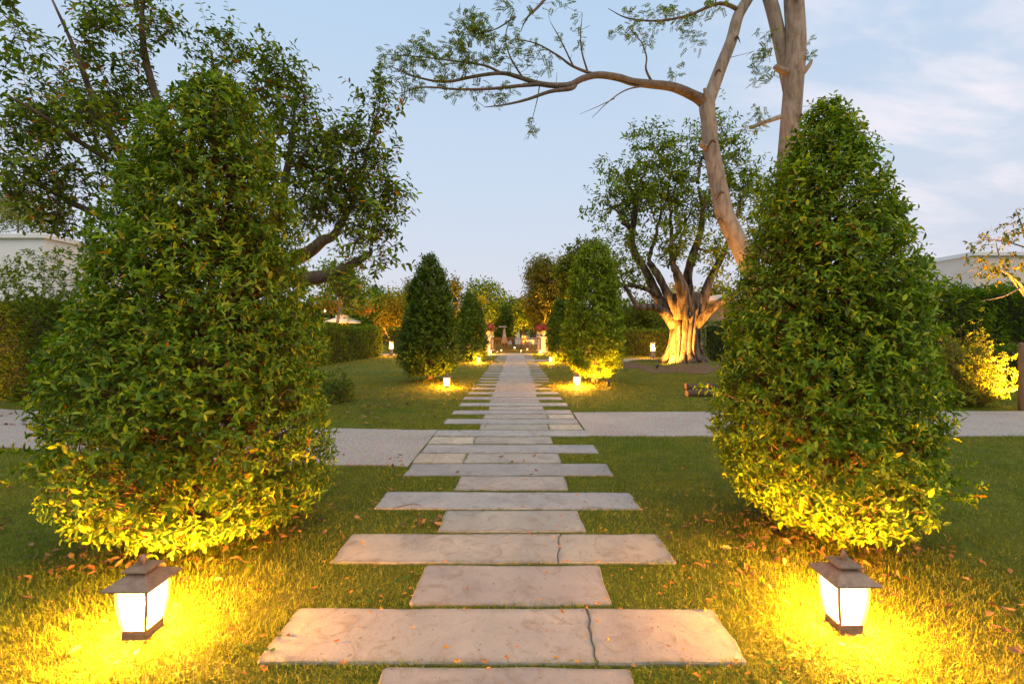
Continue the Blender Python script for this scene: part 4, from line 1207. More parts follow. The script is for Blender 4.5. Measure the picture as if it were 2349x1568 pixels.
shrub('bushy_shrub', 'loose bushy shrub rising above the far left hedge', (-11.6, 11.4, 0), 2.3, 1.2, 3.35, 3200, 0.10, [(0.04, 0.07, 0.013), (0.06, 0.10, 0.015), (0.09, 0.13, 0.02)], 76, tpl='mid')
hedge('bamboo_hedge', 'tall bamboo hedge with bare canes, far right behind the uplit shrub', (11.0, 13.0), (22.0, 12.0), 1.5, 2.65, 420, 0.20, 77, cols=[(0.05, 0.10, 0.015), (0.075, 0.14, 0.018), (0.10, 0.17, 0.02), (0.03, 0.06, 0.012)], ratio=0.14, rough=0.12, culms=26, clear=1.25, droop=0.7)
hedge('clipped_hedge', 'hedge added to darken the gap between the bamboo canes', (12.5, 16.5), (26.0, 15.0), 0.9, 1.7, 120, 0.16, 79)  # added behind the canes so that the gap looks darker
hedge('low_hedge', 'low clipped hedge far right beneath the bamboo canes', (9.8, 11.6), (16.0, 11.2), 0.7, 0.98, 420, 0.09, 78)

# ------------------------------------------------------------------ background trees
def bg_tree(name, label, blobs, d, n, ll, cols, seed, foot, weights=None, ratio=0.5, droop=0.2, stems=1, bark='dark_bark', trunk=0.14, clump=0.13, twig=True, group='trees around the far end of the garden'):
    """blobs (x, y, rx, ry) in picture units at distance d; foot = picture x of the trunk"""
    r = np.random.default_rng(seed)
    fx = (foot - VX) / F * d
    root = thing(name, label, 'tree', (fx, d, 0), group)
    full = [(x, y, rx, ry, d, (rx + ry) / 2 / F * d, max(6, int(n / 34 * rx * ry / sum(b[2] * b[3] for b in blobs)))) for x, y, rx, ry in blobs]
    C = blob_points(full, r)
    top = C[:, 2].max(); cm = C.mean(0)
    limbs = []
    for s in range(stems):
        a = r.uniform(0, 6.3)
        e = np.array((cm[0], cm[1], cm[2])) + (r.normal(0, 0.25, 3) * (top - cm[2]) if stems > 1 else 0)
        b = np.array((fx + 0.12 * s * math.cos(a), d + 0.12 * s * math.sin(a), -0.1))
        limbs.append(spline([b, b * 0.55 + e * 0.45 + r.normal(0, 0.12, 3), e], [trunk * 1.2, trunk * 0.8, trunk * 0.3], 5))
        tubes('trunk', [limbs[-1]], M[bark], root, 7)
    br = nearest_grow(limbs, C[::2], r, 0.012, 0.014)
    tubes('branches', br, M[bark], root, 4, kind='stuff')
    k = max(1, n // len(C))
    P = np.repeat(C, k, 0) + r.normal(0, 1, (len(C) * k, 3)) * (clump * np.mean([b[2] for b in blobs]) / F * d * 2)
    D = nrm(r.normal(0, 1, P.shape) + np.array((0, 0, 0.1 - droop)))
    L = 1.35 * ll * r.uniform(0.6, 1.3, len(P))
    T = tints(r, len(P), cols, weights)
    T = T * (1 + np.repeat(r.normal(0, 0.12, (len(C), 1)), k, 0))
    ok = P[:, 2] > 0.3
    foliage(root, P[ok], D[ok], r.normal(0, 0.6, P[ok].shape) + np.array((0, 0, 0.7)), L[ok], L[ok] * ratio, np.clip(T[ok], .004, .9), 'far', M['leaf_soft'])
    return root
GA = [(0.055, 0.10, 0.016), (0.08, 0.135, 0.02), (0.11, 0.165, 0.025)]
GD = [(0.025, 0.05, 0.015), (0.035, 0.07, 0.017), (0.055, 0.09, 0.02)]
GY_ = [(0.15, 0.14, 0.025), (0.19, 0.16, 0.03), (0.10, 0.11, 0.025)]
GO = [(0.07, 0.085, 0.025), (0.10, 0.105, 0.03), (0.14, 0.11, 0.035)]
bg_tree('garden_tree', 'light green rounded tree behind the parasol', [(800, 655, 40, 35), (770, 640, 50, 40), (812, 690, 35, 30)], 34, 3600, 0.22, GA, 101, 800)
bg_tree('garden_tree', 'small dark round crown far off above the left hedge', [(862, 670, 18, 14)], 60, 900, 0.25, GD, 102, 862)
bg_tree('garden_tree', 'yellow leaved tree glowing in lamplight above the left hedge', [(905, 700, 32, 38), (885, 735, 25, 40), (925, 745, 28, 45)], 37, 4200, 0.16, GY_, 103, 905, stems=3, bark='pale_bark', trunk=0.08)
bg_tree('garden_tree', 'thin brownish tree half hidden by the dark slim cone tree', [(945, 670, 26, 34), (935, 720, 22, 40)], 44, 2400, 0.2, GO, 104, 945)
bg_tree('garden_tree', 'narrow olive tree just right of the dark slim cone tree', [(1045, 665, 16, 34), (1052, 710, 20, 40)], 44, 1900, 0.2, GO, 105, 1045)
bg_tree('garden_tree', 'round bright green tree behind the left gate pillar', [(1105, 668, 36, 26), (1130, 690, 30, 34), (1085, 690, 26, 30), (1118, 725, 44, 34)], 46, 4600, 0.22, GA, 106, 1112)
bg_tree('garden_tree', 'yellow flowering clump behind the left far cone tree', [(1098, 690, 14, 10)], 40, 500, 0.18, [(0.38, 0.32, 0.04), (0.28, 0.26, 0.04)], 107, 1098)
bg_tree('garden_tree', 'dark evergreen tree behind the left half of the gate', [(1160, 740, 22, 34), (1145, 765, 20, 24)], 40, 2600, 0.2, GD, 108, 1160)
bg_tree('garden_tree', 'multi-stemmed green tree behind the right half of the gate', [(1195, 710, 30, 26), (1205, 735, 34, 24), (1180, 700, 20, 18)], 42, 3600, 0.2, GA, 109, 1206, stems=5, bark='pale_bark', trunk=0.11)
bg_tree('feathery_tree', 'feathery fine leaved tree lit orange from below, right of the gate', [(1245, 625, 36, 34), (1240, 680, 40, 44), (1265, 720, 44, 46), (1285, 660, 30, 50), (1268, 765, 36, 28)], 36, 14000, 0.30, [(0.075, 0.085, 0.024), (0.10, 0.105, 0.028), (0.13, 0.125, 0.03)], 110, 1272, ratio=0.17, droop=0.9, stems=2)
bg_tree('garden_tree', 'olive green tree rising behind the uplit rounded cone tree', [(1320, 605, 40, 36), (1345, 565, 22, 22), (1300, 640, 30, 40), (1390, 640, 24, 50)], 30, 4600, 0.19, [(0.05, 0.075, 0.02), (0.075, 0.10, 0.022), (0.10, 0.12, 0.025)], 111, 1330)
bg_tree('garden_tree', 'low yellow green tree above the right hedge', [(1450, 725, 34, 30), (1485, 715, 30, 34), (1515, 740, 28, 24), (1430, 745, 20, 20)], 46, 4200, 0.22, [(0.09, 0.11, 0.025), (0.12, 0.13, 0.03), (0.06, 0.085, 0.02)], 112, 1470, stems=2)
bg_tree('garden_tree', 'lamplit yellow tree behind the fig trunk', [(1620, 700, 40, 50), (1660, 690, 40, 50), (1560, 690, 30, 40)], 32, 3000, 0.2, GY_, 113, 1640, stems=2)
bg_tree('garden_tree', 'pale airy tree above the white building at far left', [(40, 470, 55, 48), (90, 500, 40, 40), (0, 490, 40, 50)], 34, 3800, 0.22, [(0.14, 0.16, 0.05), (0.18, 0.19, 0.07), (0.10, 0.12, 0.035)], 114, 40, ratio=0.2, droop=0.8, bark='pale_bark')
bg_tree('garden_tree', 'spreading green tree beyond the dark slim cone tree', [(1010, 700, 40, 34), (985, 730, 40, 40)], 52, 2600, 0.26, GA, 115, 1000)
bg_tree('garden_tree', 'bare branched frangipani beside the parasol', [(765, 700, 22, 14), (835, 705, 40, 18), (740, 695, 16, 18)], 27.5, 420, 0.2, [(0.10, 0.14, 0.03), (0.22, 0.12, 0.03)], 116, 762, stems=4, bark='pale_bark', trunk=0.07)
bg_tree('garden_tree', 'bushy green tree filling the gap behind the gate', [(1175, 735, 26, 26), (1150, 715, 26, 26), (1215, 740, 22, 22)], 50, 3600, 0.24, GA, 117, 1178, stems=2)
bg_tree('garden_tree', 'low leafy tree left of the gate behind the far cone tree', [(1075, 740, 30, 24), (1120, 752, 24, 16)], 48, 2400, 0.24, GA, 118, 1085)
bg_tree('garden_tree', 'broad green tree between the left hedge and the slim cone tree', [(880, 690, 40, 26), (920, 700, 30, 30), (850, 715, 30, 26)], 54, 3400, 0.28, GA, 119, 885)
# woods that close the view
def wood():
    r = np.random.default_rng(130)
    n = 16000
    x = r.uniform(-130, 130, n); d = r.uniform(72, 92, n)
    top = 3.6 + 1.8 * np.sin(x * 0.21 + 1) + 1.2 * np.sin(x * 0.53 + 2) + 0.8 * np.sin(x * 1.3)
    z = np.abs(r.normal(0, 1, n)) ** 0.6 * top * 0.8
    z = np.minimum(z, top + r.normal(0, .3, n))
    P = np.stack([x, d, np.maximum(z, 0.1)], -1)
    L = r.uniform(0.5, 1.1, n)
    V, Fc, T = leaf_arrays(P, nrm(r.normal(0, 1, P.shape)), r.normal(0, .6, P.shape) + np.array((0, -.6, .6)), L, L * 0.6, tints(r, n, GD + GA), 'far')
    mk('distant_wood', V, Fc, M['leaf_soft'], tint=T, kind='stuff', label='dim belt of distant trees along the horizon')
wood()
for k, (x0, x1, h) in enumerate(((-60, -14, 5.5), (-14, 14, 2.1), (14, 60, 5.0))):
    hedge('boundary_hedge', ('overgrown boundary hedge far behind on the left', 'low far hedge seen through the iron gate', 'overgrown boundary hedge far behind on the right')[k], (x0, 62), (x1, 62), 2.5, h, 26, 0.5, 140 + k, rough=0.3, top_wob=0.5, ratio=0.6, cols=GD + GA)

# ------------------------------------------------------------------ floodlights hidden low in the grass
M['lens'] = emit_mat('lit_lens', (1.0, 0.75, 0.4), 6.0)
FLOOD = (1.0, 0.42, 0.055)
def floodlight(p, target, power, label, angle=70, col=FLOOD, rad=0.06):
    p = np.array(p, float); p[2] = float(hgt(p[0], p[1]))
    t = thing('floodlight', label, 'floodlight', tuple(p), 'floodlights aimed up at trees')
    V, f = lathe([(0.012, p[2] - 0.06), (0.012, p[2] + 0.06)], p[0], p[1], 8); mk('stake', V, f, M['black'], t)
    v = nrm(np.array(target) - p)
    c = p + np.array((0, 0, 0.09))
    Pp = np.array([c - v * 0.06, c - v * 0.02, c + v * 0.05, c + v * 0.055])
    Vv, q, tr = tube_arrays([(Pp, np.array([0.03, 0.045, 0.05, 0.042]))], 12)
    mk('housing', Vv, [tuple(a) for a in q.tolist()] + [tuple(a) for a in tr.tolist()], M['black'], t, smooth=False)
    a1 = nrm(np.cross(v, (0.3, 1, 0.2))); a2 = np.cross(v, a1)
    ring = [c + v * 0.0565 + 0.036 * (math.cos(a) * a1 + math.sin(a) * a2) for a in np.linspace(0, 2 * math.pi, 12, endpoint=False)]
    mk('lens', ring, [tuple(range(12))], M['lens'], t)
    lamp('flood_light', c + v * 0.09, power, t, rad, col, math.radians(angle), c + v)
    return t
def px3(x, y, d): return tuple(at(x, y, d))
floodlight(px3(1508, 828, 16.0), px3(1560, 760, 17.2), 2700, 'black floodlight at the left foot of the fig trunk', 84)
floodlight(px3(1660, 830, 16.2), px3(1650, 690, 16.4), 700, 'black floodlight on the mound right of the fig trunk', 60)
floodlight((5.1, 9.1, 0), px3(1700, 480, 10), 900, 'floodlight under the pale-barked tree', 75)
floodlight((9.35, 8.35, 0), (8.75, 8.7, 0.9), 3000, 'floodlight at the foot of the uplit shrub, far right', 95)
floodlight(px3(1318, 800, 35), px3(1265, 690, 36), 24000, 'floodlight below the feathery tree', 80)
floodlight(px3(890, 806, 35.2), px3(905, 700, 37), 1000, 'floodlight below the yellow leaved tree', 90)
floodlight(px3(1640, 800, 29.5), px3(1630, 690, 32), 4000, 'floodlight behind the fig trunk', 90)
floodlight((-12.2, 8.0, 0), (-11.6, 9.6, 0.6), 500, 'floodlight at the far left hedge', 100)
floodlight(px3(1110, 806, 39), px3(1110, 690, 45), 6000, 'floodlight below the round bright green tree', 80)
floodlight(px3(1218, 806, 38.5), px3(1205, 720, 42), 3500, 'floodlight below the multi-stemmed tree', 80)
floodlight((2.25, 11.2, 0), (2.1, 12.0, 0.9), 400, 'floodlight in the skirt of the uplit rounded cone tree', 110)

# ------------------------------------------------------------------ gate, pillars, urns
GY0 = 32.3
def pillar(x, y, label):
    t = thing('gate_pillar', label, 'pillar', (x, y, 0), 'white gate pillars')
    V, f = bbox_bev(x, y, -0.05, 0.14, 0.22, 0.22, 0.015); mk('plinth', V, f, M['stone_white'], t)
    V, f = bbox_bev(x, y, 0.14, 1.02, 0.17, 0.17, 0.012); mk('shaft', V, f, M['stone_white'], t)
    V, f = join([bbox_bev(x, y, 1.02, 1.06, 0.19, 0.19, 0.01), bbox_bev(x, y, 1.06, 1.13, 0.235, 0.235, 0.012)]); mk('cap', V, f, M['stone_white'], t)
def urn(x, y, z, label):
    V, f = lathe([(0.13, z), (0.13, z + 0.03), (0.07, z + 0.06), (0.06, z + 0.12), (0.13, z + 0.17), (0.21, z + 0.26), (0.24, z + 0.34), (0.27, z + 0.36), (0.27, z + 0.40), (0.22, z + 0.40), (0.20, z + 0.37)], x, y, 20)
    mk('stone_urn', V, f, M['stone_white'], smooth=True, loc=(x, y, z), label=label, cat='urn', group='urns on the gate pillars')
def bougainvillea(x, y, z, label, seed, lean=0.0, hh=0.35):
    r = np.random.default_rng(seed)
    t = thing('flowering_plant', label, 'plant', (x, y, z), 'pink flowers in the urns')
    n = 90
    v = nrm(r.normal(0, 1, (n, 3)) + np.array((lean, 0, 0.5))) * r.uniform(0.35, 1.15, (n, 1)) * (1 + 0.25 * np.sin(np.arange(n))[:, None])
    T = np.stack([x + v[:, 0] * 0.34 + lean * 0.15, y + v[:, 1] * 0.4, z + 0.05 + np.abs(v[:, 2]) * hh], -1)
    tubes('stems', [(np.array([(x, y, z - 0.03), (q + np.array((x, y, z))) / 2, q]), np.array([0.012, 0.008, 0.004])) for q in T[::5]], M['twig'], t, 4)
    for nm, cols, k in (('blossom', [(0.46, 0.03, 0.12), (0.50, 0.05, 0.18), (0.48, 0.08, 0.06)], 5), ('leaves', GA, 8)):
        P = np.repeat(T, k, 0) + r.normal(0, 0.055, (n * k, 3)) - (0 if nm == 'blossom' else np.array((0, 0, 0.08)))
        L = r.uniform(0.06, 0.11, len(P))
        foliage(t, P, nrm(r.normal(0, 1, P.shape)), r.normal(0, 1, P.shape), L, L * 0.8, tints(r, len(P), cols), 'far', M['flower'], name=nm)
px_ = lambda x, d: (x - VX) / F * d
for k, (x, y, s) in enumerate(((px_(1119, GY0), GY0, 'left front'), (px_(1247, GY0), GY0, 'right front'), (px_(1126, 34.6), 34.6, 'left rear'), (px_(1238, 34.6), 34.6, 'right rear'))):
    pillar(x, y, f'{s} white gate pillar carrying a stone urn')
    urn(x, y, 1.13, f'pale stone urn on the {s} gate pillar')
    bougainvillea(x, y, 1.53, f'pink bougainvillea in the urn on the {s} gate pillar', 150 + k, 0.25 if k == 0 else -0.1, 0.55 if k == 0 else 0.36)
def gate():
    t = thing('iron_gate', 'dark wrought iron gate between the white pillars at the path end', 'gate', (0, GY0, 0))
    xs = [px_(1119, GY0) + 0.24, px_(1163, GY0), px_(1205, GY0), px_(1247, GY0) - 0.24]
    for x in xs:
        V, f = bbox_bev(x, GY0, -0.05, 1.02, 0.028, 0.028, 0.006); mk('post', V, f, M['gate_iron'], t)
    for a, b in zip(xs[:-1], xs[1:]):
        for z in (0.10, 0.98):
            V, f = box((a + b) / 2, GY0, z - 0.015, z + 0.015, (b - a) / 2 - 0.03, 0.014); mk('rail', V, f, M['gate_iron'], t)
        nb = 11
        for i in range(1, nb):
            x = a + (b - a) * i / nb
            V, f = join([box(x, GY0 - 0.001, 0.04, 1.06, 0.015, 0.015), box(x, GY0 - 0.001, 1.0601, 1.13, 0.016, 0.016, 0.002, 0.002)]); mk('bar', V, f, M['gate_iron'], t)
M['gate_iron'] = simple_mat('brown_iron', (0.045, 0.028, 0.018), 0.55, 0.2, 20, 0.1, 0.002, 0.4, 0.2)
gate()
for x0, x1, lab in ((px_(1247, GY0) + 0.24, 6.0, 'right'), (-6.4, px_(1119, GY0) - 0.24, 'left')):
    t = thing('garden_wall', f'low pale garden wall running {lab} from the gate', 'wall', ((x0 + x1) / 2, GY0 + 0.2, 0))
    V, f = box((x0 + x1) / 2, GY0 + 0.1, -0.05, 0.92, (x1 - x0) / 2, 0.1); mk('wall_body', V, f, M['white'], t)
    V, f = bbox_bev((x0 + x1) / 2, GY0 + 0.1, 0.9201, 0.98, (x1 - x0) / 2 + 0.02, 0.13, 0.01); mk('coping', V, f, M['stone_white'], t)
# little lights and furniture in the court behind the gate
M['globe'] = emit_mat('lit_globe', (1.0, 0.72, 0.35), 9.0, 0.5)
def globe(x, y, d, lab, pw):
    c = at(x, y, d)
    t = thing('path_light', lab, 'lamp', (c[0], c[1], 0), 'small globe lights behind the gate')
    V, f = lathe([(0.02, -0.05), (0.02, max(0.06, c[2] - 0.055))], c[0], c[1], 8); mk('stem', V, f, M['black'], t)
    ps = [(0.055 * math.sin(a), c[2] - 0.055 * math.cos(a)) for a in np.linspace(0.2, math.pi - 0.15, 7)]
    V, f = lathe(ps, c[0], c[1], 12); mk('globe', V, f, M['globe'], t, smooth=True)
    lamp('globe_light', c, pw, t, 0.04)
for k, (x, y, d, lab) in enumerate(((1150, 803, 34.6, 'tiny glowing globe light behind the left third of the gate'), (1140.5, 807.5, 33.2, 'lowest tiny globe light near the left lantern at the gate'),
                               (1180.5, 797, 38, 'tiny globe light seen through the middle of the gate'), (1196, 804, 34.8, 'tiny globe light left of the right gate post'),
                               (1195, 808.5, 33.0, 'lowest tiny globe light at the end of the path'), (1210, 800.5, 36, 'tiny globe light behind the right third of the gate'))):
    globe(x, y, d, lab, 90)
def folded_parasol(x, d, label):
    X = px_(x, d)
    t = thing('folded_parasol', label, 'parasol', (X, d, 0))
    V, f = lathe([(0.025, -0.05), (0.025, 2.0)], X, d, 8); mk('pole', V, f, M['wood'], t)
    V, f = lathe([(0.30, 0.55), (0.20, 0.9), (0.13, 1.3), (0.09, 1.7), (0.03, 1.82)], X, d, 14); mk('canopy', V, f, M['dim_canvas'], t, smooth=True)
    V, f = box(X - 0.12, d, 1.86, 1.93, 0.36, 0.25, 0.30, 0.2); mk('top_vent', V, f, M['dim_canvas'], t)
folded_parasol(1157, 37, 'folded pale parasol in the court behind the gate')
def table(x, d, label):
    X = px_(x, d)
    t = thing('garden_table', label, 'table', (X, d, 0))
    V, f = bbox_bev(X, d, 0.70, 0.75, 0.5, 0.4, 0.01); mk('table_top', V, f, M['wood'], t)
    for sx in (-1, 1):
        for sy in (-1, 1):
            V, f = box(X + sx * 0.42, d + sy * 0.32, -0.02, 0.70, 0.03, 0.03); mk('leg', V, f, M['wood'], t)
table(1212, 40, 'wooden table in the court behind the gate')

# ------------------------------------------------------------------ buildings
def window(root, x, y, z, w, h, ny=-1):
    V, f = join([box(x, y, z - h / 2 - 0.06, z - h / 2, w / 2 + 0.06, 0.05), box(x, y, z + h / 2, z + h / 2 + 0.06, w / 2 + 0.06, 0.05),
                 box(x - w / 2 - 0.03, y, z - h / 2, z + h / 2, 0.03, 0.05), box(x + w / 2 + 0.03, y, z - h / 2, z + h / 2, 0.03, 0.05)])
    o = mk('window', V, f, M['white'], root)
    V, f = box(x, y + 0.01, z - h / 2, z + h / 2, w / 2, 0.015); mk('pane', V, f, M['glass'], o)
def glass_mat():
    m, t, out = mat_new('window_glass')
    p = principled(t, (0.03, 0.035, 0.04), 0.08, spec=0.6); t.links.new(p.outputs[0], out.inputs[0]); return m
M['glass'] = glass_mat()
M['warm_white'] = simple_mat('cream_render', (0.66, 0.58, 0.48), 0.85, 0.05, 1.2, 0.15, 0.004)
M['tile'] = simple_mat('grey_roof', (0.22, 0.25, 0.30), 0.7, 0.15, 3, 0.3, 0.02)
def flat_house(name, label, x0, x1, y0, y1, h, wins, roofm='white'):
    t = thing(name, label, 'building', ((x0 + x1) / 2, y0, 0))
    cx, cyy = (x0 + x1) / 2, (y0 + y1) / 2
    V, f = box(cx, cyy, -0.1, h, (x1 - x0) / 2, (y1 - y0) / 2); mk('wall', V, f, M[roofm], t)
    V, f = bbox_bev(cx, cyy, h + 0.002, h + 0.22, (x1 - x0) / 2 + 0.14, (y1 - y0) / 2 + 0.14, 0.03); mk('parapet', V, f, M['white'], t)
    V, f = box(cx, cyy, h - 1.75, h - 1.62, (x1 - x0) / 2 + 0.06, (y1 - y0) / 2 + 0.06); mk('string_course', V, f, M['white'], t)
    for wx, wz in wins: window(t, wx, y0 - 0.03, wz, 1.1, 1.3)
    return t
flat_house('white_building', 'flat roofed white building behind the far left hedge', -36, px_(100, 21), 21, 27, 5.75, [(-33, 2.2), (-29, 2.2), (-25.5, 2.2)])
flat_house('white_building', 'flat roofed white building behind the bamboo at far right', px_(2232, 24), 42, 24, 32, 5.45, [(27.5, 2.0), (31, 2.0), (35, 2.0)], 'warm_white')
# villa behind the right bush: cream piers seen beside the fig
t = thing('villa', 'cream villa with square piers behind the fig and the right bush', 'building', (16, 27, 0))
V, f = box(17.5, 29, -0.1, 3.1, 5.5, 2.5); mk('wall', V, f, M['warm_white'], t)
for x in (11.9, 14.2, 16.5, 18.8):
    V, f = bbox_bev(x, 26.0, -0.1, 2.6, 0.17, 0.17, 0.02); mk('pier', V, f, M['warm_white'], t)
V, f = bbox_bev(16.8, 27.6, 3.102, 3.35, 6.5, 4.2, 0.03); mk('roof', V, f, M['white'], t)
for x in (13.6, 16.0, 19.0): window(t, x, 26.47, 1.5, 1.2, 1.5)
t = thing('distant_house', 'small distant white house with grey roof seen over the gate', 'building', (px_(1200, 56), 56, 0))
X = px_(1200, 56)
V, f = box(X, 58, -0.1, 2.3, 2.2, 2.0); mk('wall', V, f, M['white'], t)
V = [(X - 2.4, 55.8, 2.3), (X + 2.4, 55.8, 2.3), (X + 2.4, 60.2, 2.3), (X - 2.4, 60.2, 2.3), (X - 2.4, 58, 3.7), (X + 2.4, 58, 3.7)]
mk('roof', V, [(0, 1, 5, 4), (2, 3, 4, 5), (0, 4, 3), (1, 2, 5), (3, 2, 1, 0)], M['tile'], t)
for x in (-1.2, 0, 1.2): window(t, X + x, 55.98, 1.3, 0.8, 1.0)

# ------------------------------------------------------------------ bollard lamps, parasol, post, logs
M['bollard'] = simple_mat('grey_timber', (0.26, 0.21, 0.17), 0.75, 0.2, 12, 0.3, 0.006)
M['bol_glow'] = emit_mat('lit_bollard_lens', (1.0, 0.75, 0.40), 14.0, 0.35)
def bollard(x, y, d, label, face):
    X = px_(x, d)
    t = thing('bollard_lamp', label, 'lamp', (X, d, 0), 'bollard lamps before the hedges')
    V, f = bbox_bev(X, d, -0.05, 0.42, 0.10, 0.10, 0.01); mk('post', V, f, M['bollard'], t)
    for sx in (-1, 1):
        for sy in (-1, 1):
            V, f = box(X + sx * 0.085, d + sy * 0.085, 0.42, 0.86, 0.014, 0.014); mk('corner_bar', V, f, M['bollard'], t)
    V, f = bbox_bev(X, d, 0.862, 0.90, 0.105, 0.105, 0.01); mk('top_cap', V, f, M['bollard'], t)
    V, f = lathe([(0.05, 0.43), (0.065, 0.47), (0.065, 0.56), (0.035, 0.60), (0.05, 0.66), (0.055, 0.74), (0.02, 0.80)], X, d, 14)
    mk('lamp_glass', V, f, M['bol_glow'], t, smooth=True)
    lamp('bollard_light', (X, d, 0.56), 1000, t, 0.05)
bollard(897, 815, 27.6, 'square bollard lamp glowing at the end of the left hedge', 0)
bollard(1498, 823, 24.9, 'square bollard lamp glowing left of the fig trunk', 0)
def parasol(x, ytop, d, label):
    X = px_(x, d)
    t = thing('open_parasol', label, 'parasol', (X, d, 0))
    zt = EYE + (VY - ytop) / F * d
    V, f = lathe([(0.03, -0.05), (0.03, zt - 0.05)], X, d, 8); mk('pole', V, f, M['wood'], t)
    R = 1.28; n = 8
    def canopy(R0, zr, zap, thick=0.015):
        V = [(X, d, zap)] + [(X + R0 * math.cos(math.pi / 8 + i * math.pi / 4), d + R0 * math.sin(math.pi / 8 + i * math.pi / 4), zr) for i in range(n)]
        V += [(v[0], v[1], v[2] - 0.12) for v in V[1:]]
        Fc = [(0, 1 + i, 1 + (i + 1) % n) for i in range(n)] + [(1 + i, 9 + i, 9 + (i + 1) % n, 1 + (i + 1) % n) for i in range(n)]
        return np.array(V), Fc
    V, f = canopy(R, zt - 0.55, zt - 0.10); c = mk('canopy', V, f, M['canvas'], t)
    V, f = canopy(0.5, zt - 0.12, zt + 0.02); mk('vent', V * [1, 1, 1], f, M['canvas'], c)
    for i in range(n):
        a = math.pi / 8 + i * math.pi / 4
        tubes('rib', [(np.array([(X, d, zt - 0.16), (X + R * .98 * math.cos(a), d + R * .98 * math.sin(a), zt - 0.585)]), np.array([0.012, 0.009]))], M['wood'], t, 5)
    lamp('parasol_light', (X - 0.5, d - 0.2, zt - 0.85), 300, t, 0.05)
parasol(786, 720, 34, 'open cream parasol behind the left hedge')
def bulb(x, y, d, lab):
    c = at(x, y, d)
    t = thing('lamp_post', lab, 'lamp', (c[0], c[1], 0))
    V, f = lathe([(0.03, -0.05), (0.025, c[2] - 0.09)], c[0], c[1], 8); mk('pole', V, f, M['black'], t)
    ps = [(0.09 * math.sin(a), c[2] - 0.09 * math.cos(a)) for a in np.linspace(0.2, math.pi - 0.15, 8)]
    V, f = lathe(ps, c[0], c[1], 12); mk('bulb', V, f, M['bol_glow'], t, smooth=True)
    lamp('post_light', c, 700, t, 0.06)
bulb(745, 712, 31, 'bright round lamp on a post left of the parasol')
# wooden post far right
p = gnd(2343, 943)
V, f = lathe([(0.044, -0.1), (0.043, 0.6), (0.042, 1.18), (0.036, 1.215), (0.015, 1.225)], p[0], p[1], 14)
mk('wooden_post', V, f, M['wood'], smooth=True, loc=(p[0], p[1], 0), label='round wooden post on the gravel edge at far right', cat='post')
# logs
def log(c, ang, L, R, label, dz=0.0):
    v = np.array((math.cos(ang), math.sin(ang), 0)); c = np.array(c, float); c[2] = hgt(c[0], c[1]) + R * 0.92 + dz
    t = thing('cut_log', label, 'log', tuple(c), 'logs lying on the right lawn')
    s = np.linspace(-0.5, 0.5, 9)
    r = np.random.default_rng(int(L * 100))
    P = c + v * (s * L)[:, None] + np.c_[np.zeros(9), np.zeros(9), r.normal(0, 0.006, 9)]
    V, q, tr = tube_arrays([(P, R * (1 + r.normal(0, 0.03, 9)))], 14)
    mk('bark', V, [tuple(a) for a in q.tolist()], M['dark_bark'], t, smooth=True)
    for e in (0, -1):
        a1 = np.array((-v[1], v[0], 0)); ring = [P[e] + v * (0.004 if e else -0.004) + R * 0.97 * (math.cos(a) * a1 + math.sin(a) * np.array((0, 0, 1))) for a in np.linspace(0, 2 * math.pi, 16, endpoint=False)]
        mk('cut_end', ring, [tuple(range(16))], M['cut'], t)
M['cut'] = simple_mat('cut_wood', (0.36, 0.20, 0.10), 0.8, 0.2, 25, 0.2, 0.004)
log(gnd(1612, 908), 0.12, 0.75, 0.085, 'nearer brown log on the right lawn, cut end showing')
log(gnd(1612, 893), 0.05, 0.85, 0.08, 'grey log lying behind the brown one on the right lawn')
# uplit shrub, far right
def uplit():
    r = np.random.default_rng(83)
    c = np.array((8.62, 8.75)); root = thing('upright_shrub', 'wispy upright shrub brightly lit from below, far right', 'shrub', (c[0], c[1], 0))
    tw, B, Dv = [], [], []
    for k in range(140):
        a = r.uniform(0, 6.3); e = r.uniform(0.1, 0.72); h = r.uniform(0.6, 1.75) * (1 - 0.45 * (e / .62) * (r.uniform() < .7))
        p0 = np.array((c[0] + 0.08 * math.cos(a), c[1] + 0.08 * math.sin(a), -0.02))
        p2 = np.array((c[0] + e * math.cos(a) * 0.95, c[1] + e * math.sin(a), h)); p1 = (p0 + p2) / 2 + np.array((0.1 * math.cos(a), 0.1 * math.sin(a), -0.05))
        P, R = spline([p0, p1, p2], [0.012, 0.008, 0.003], 4); tw.append((P, R))
        for s in np.linspace(0.3, 1, 12):
            q = P[int(s * (len(P) - 1))]; B.append(q + r.normal(0, 0.03, 3)); Dv.append(nrm((p2 - p0) * 0.5 + r.normal(0, 0.5, 3)))
    tubes('stems', tw, M['twig'], root, 4)
    B = np.array(B); P, D, N, L, Wd = shoots(r, B, np.array(Dv), np.full(len(B), 0.13), 7, 0.058, 0.42)
    foliage(root, P, D, N, L, Wd, tints(r, len(P), [(0.10, 0.13, 0.02), (0.15, 0.17, 0.025), (0.07, 0.10, 0.018)]), 'mid', M['leaf_soft'])
uplit()
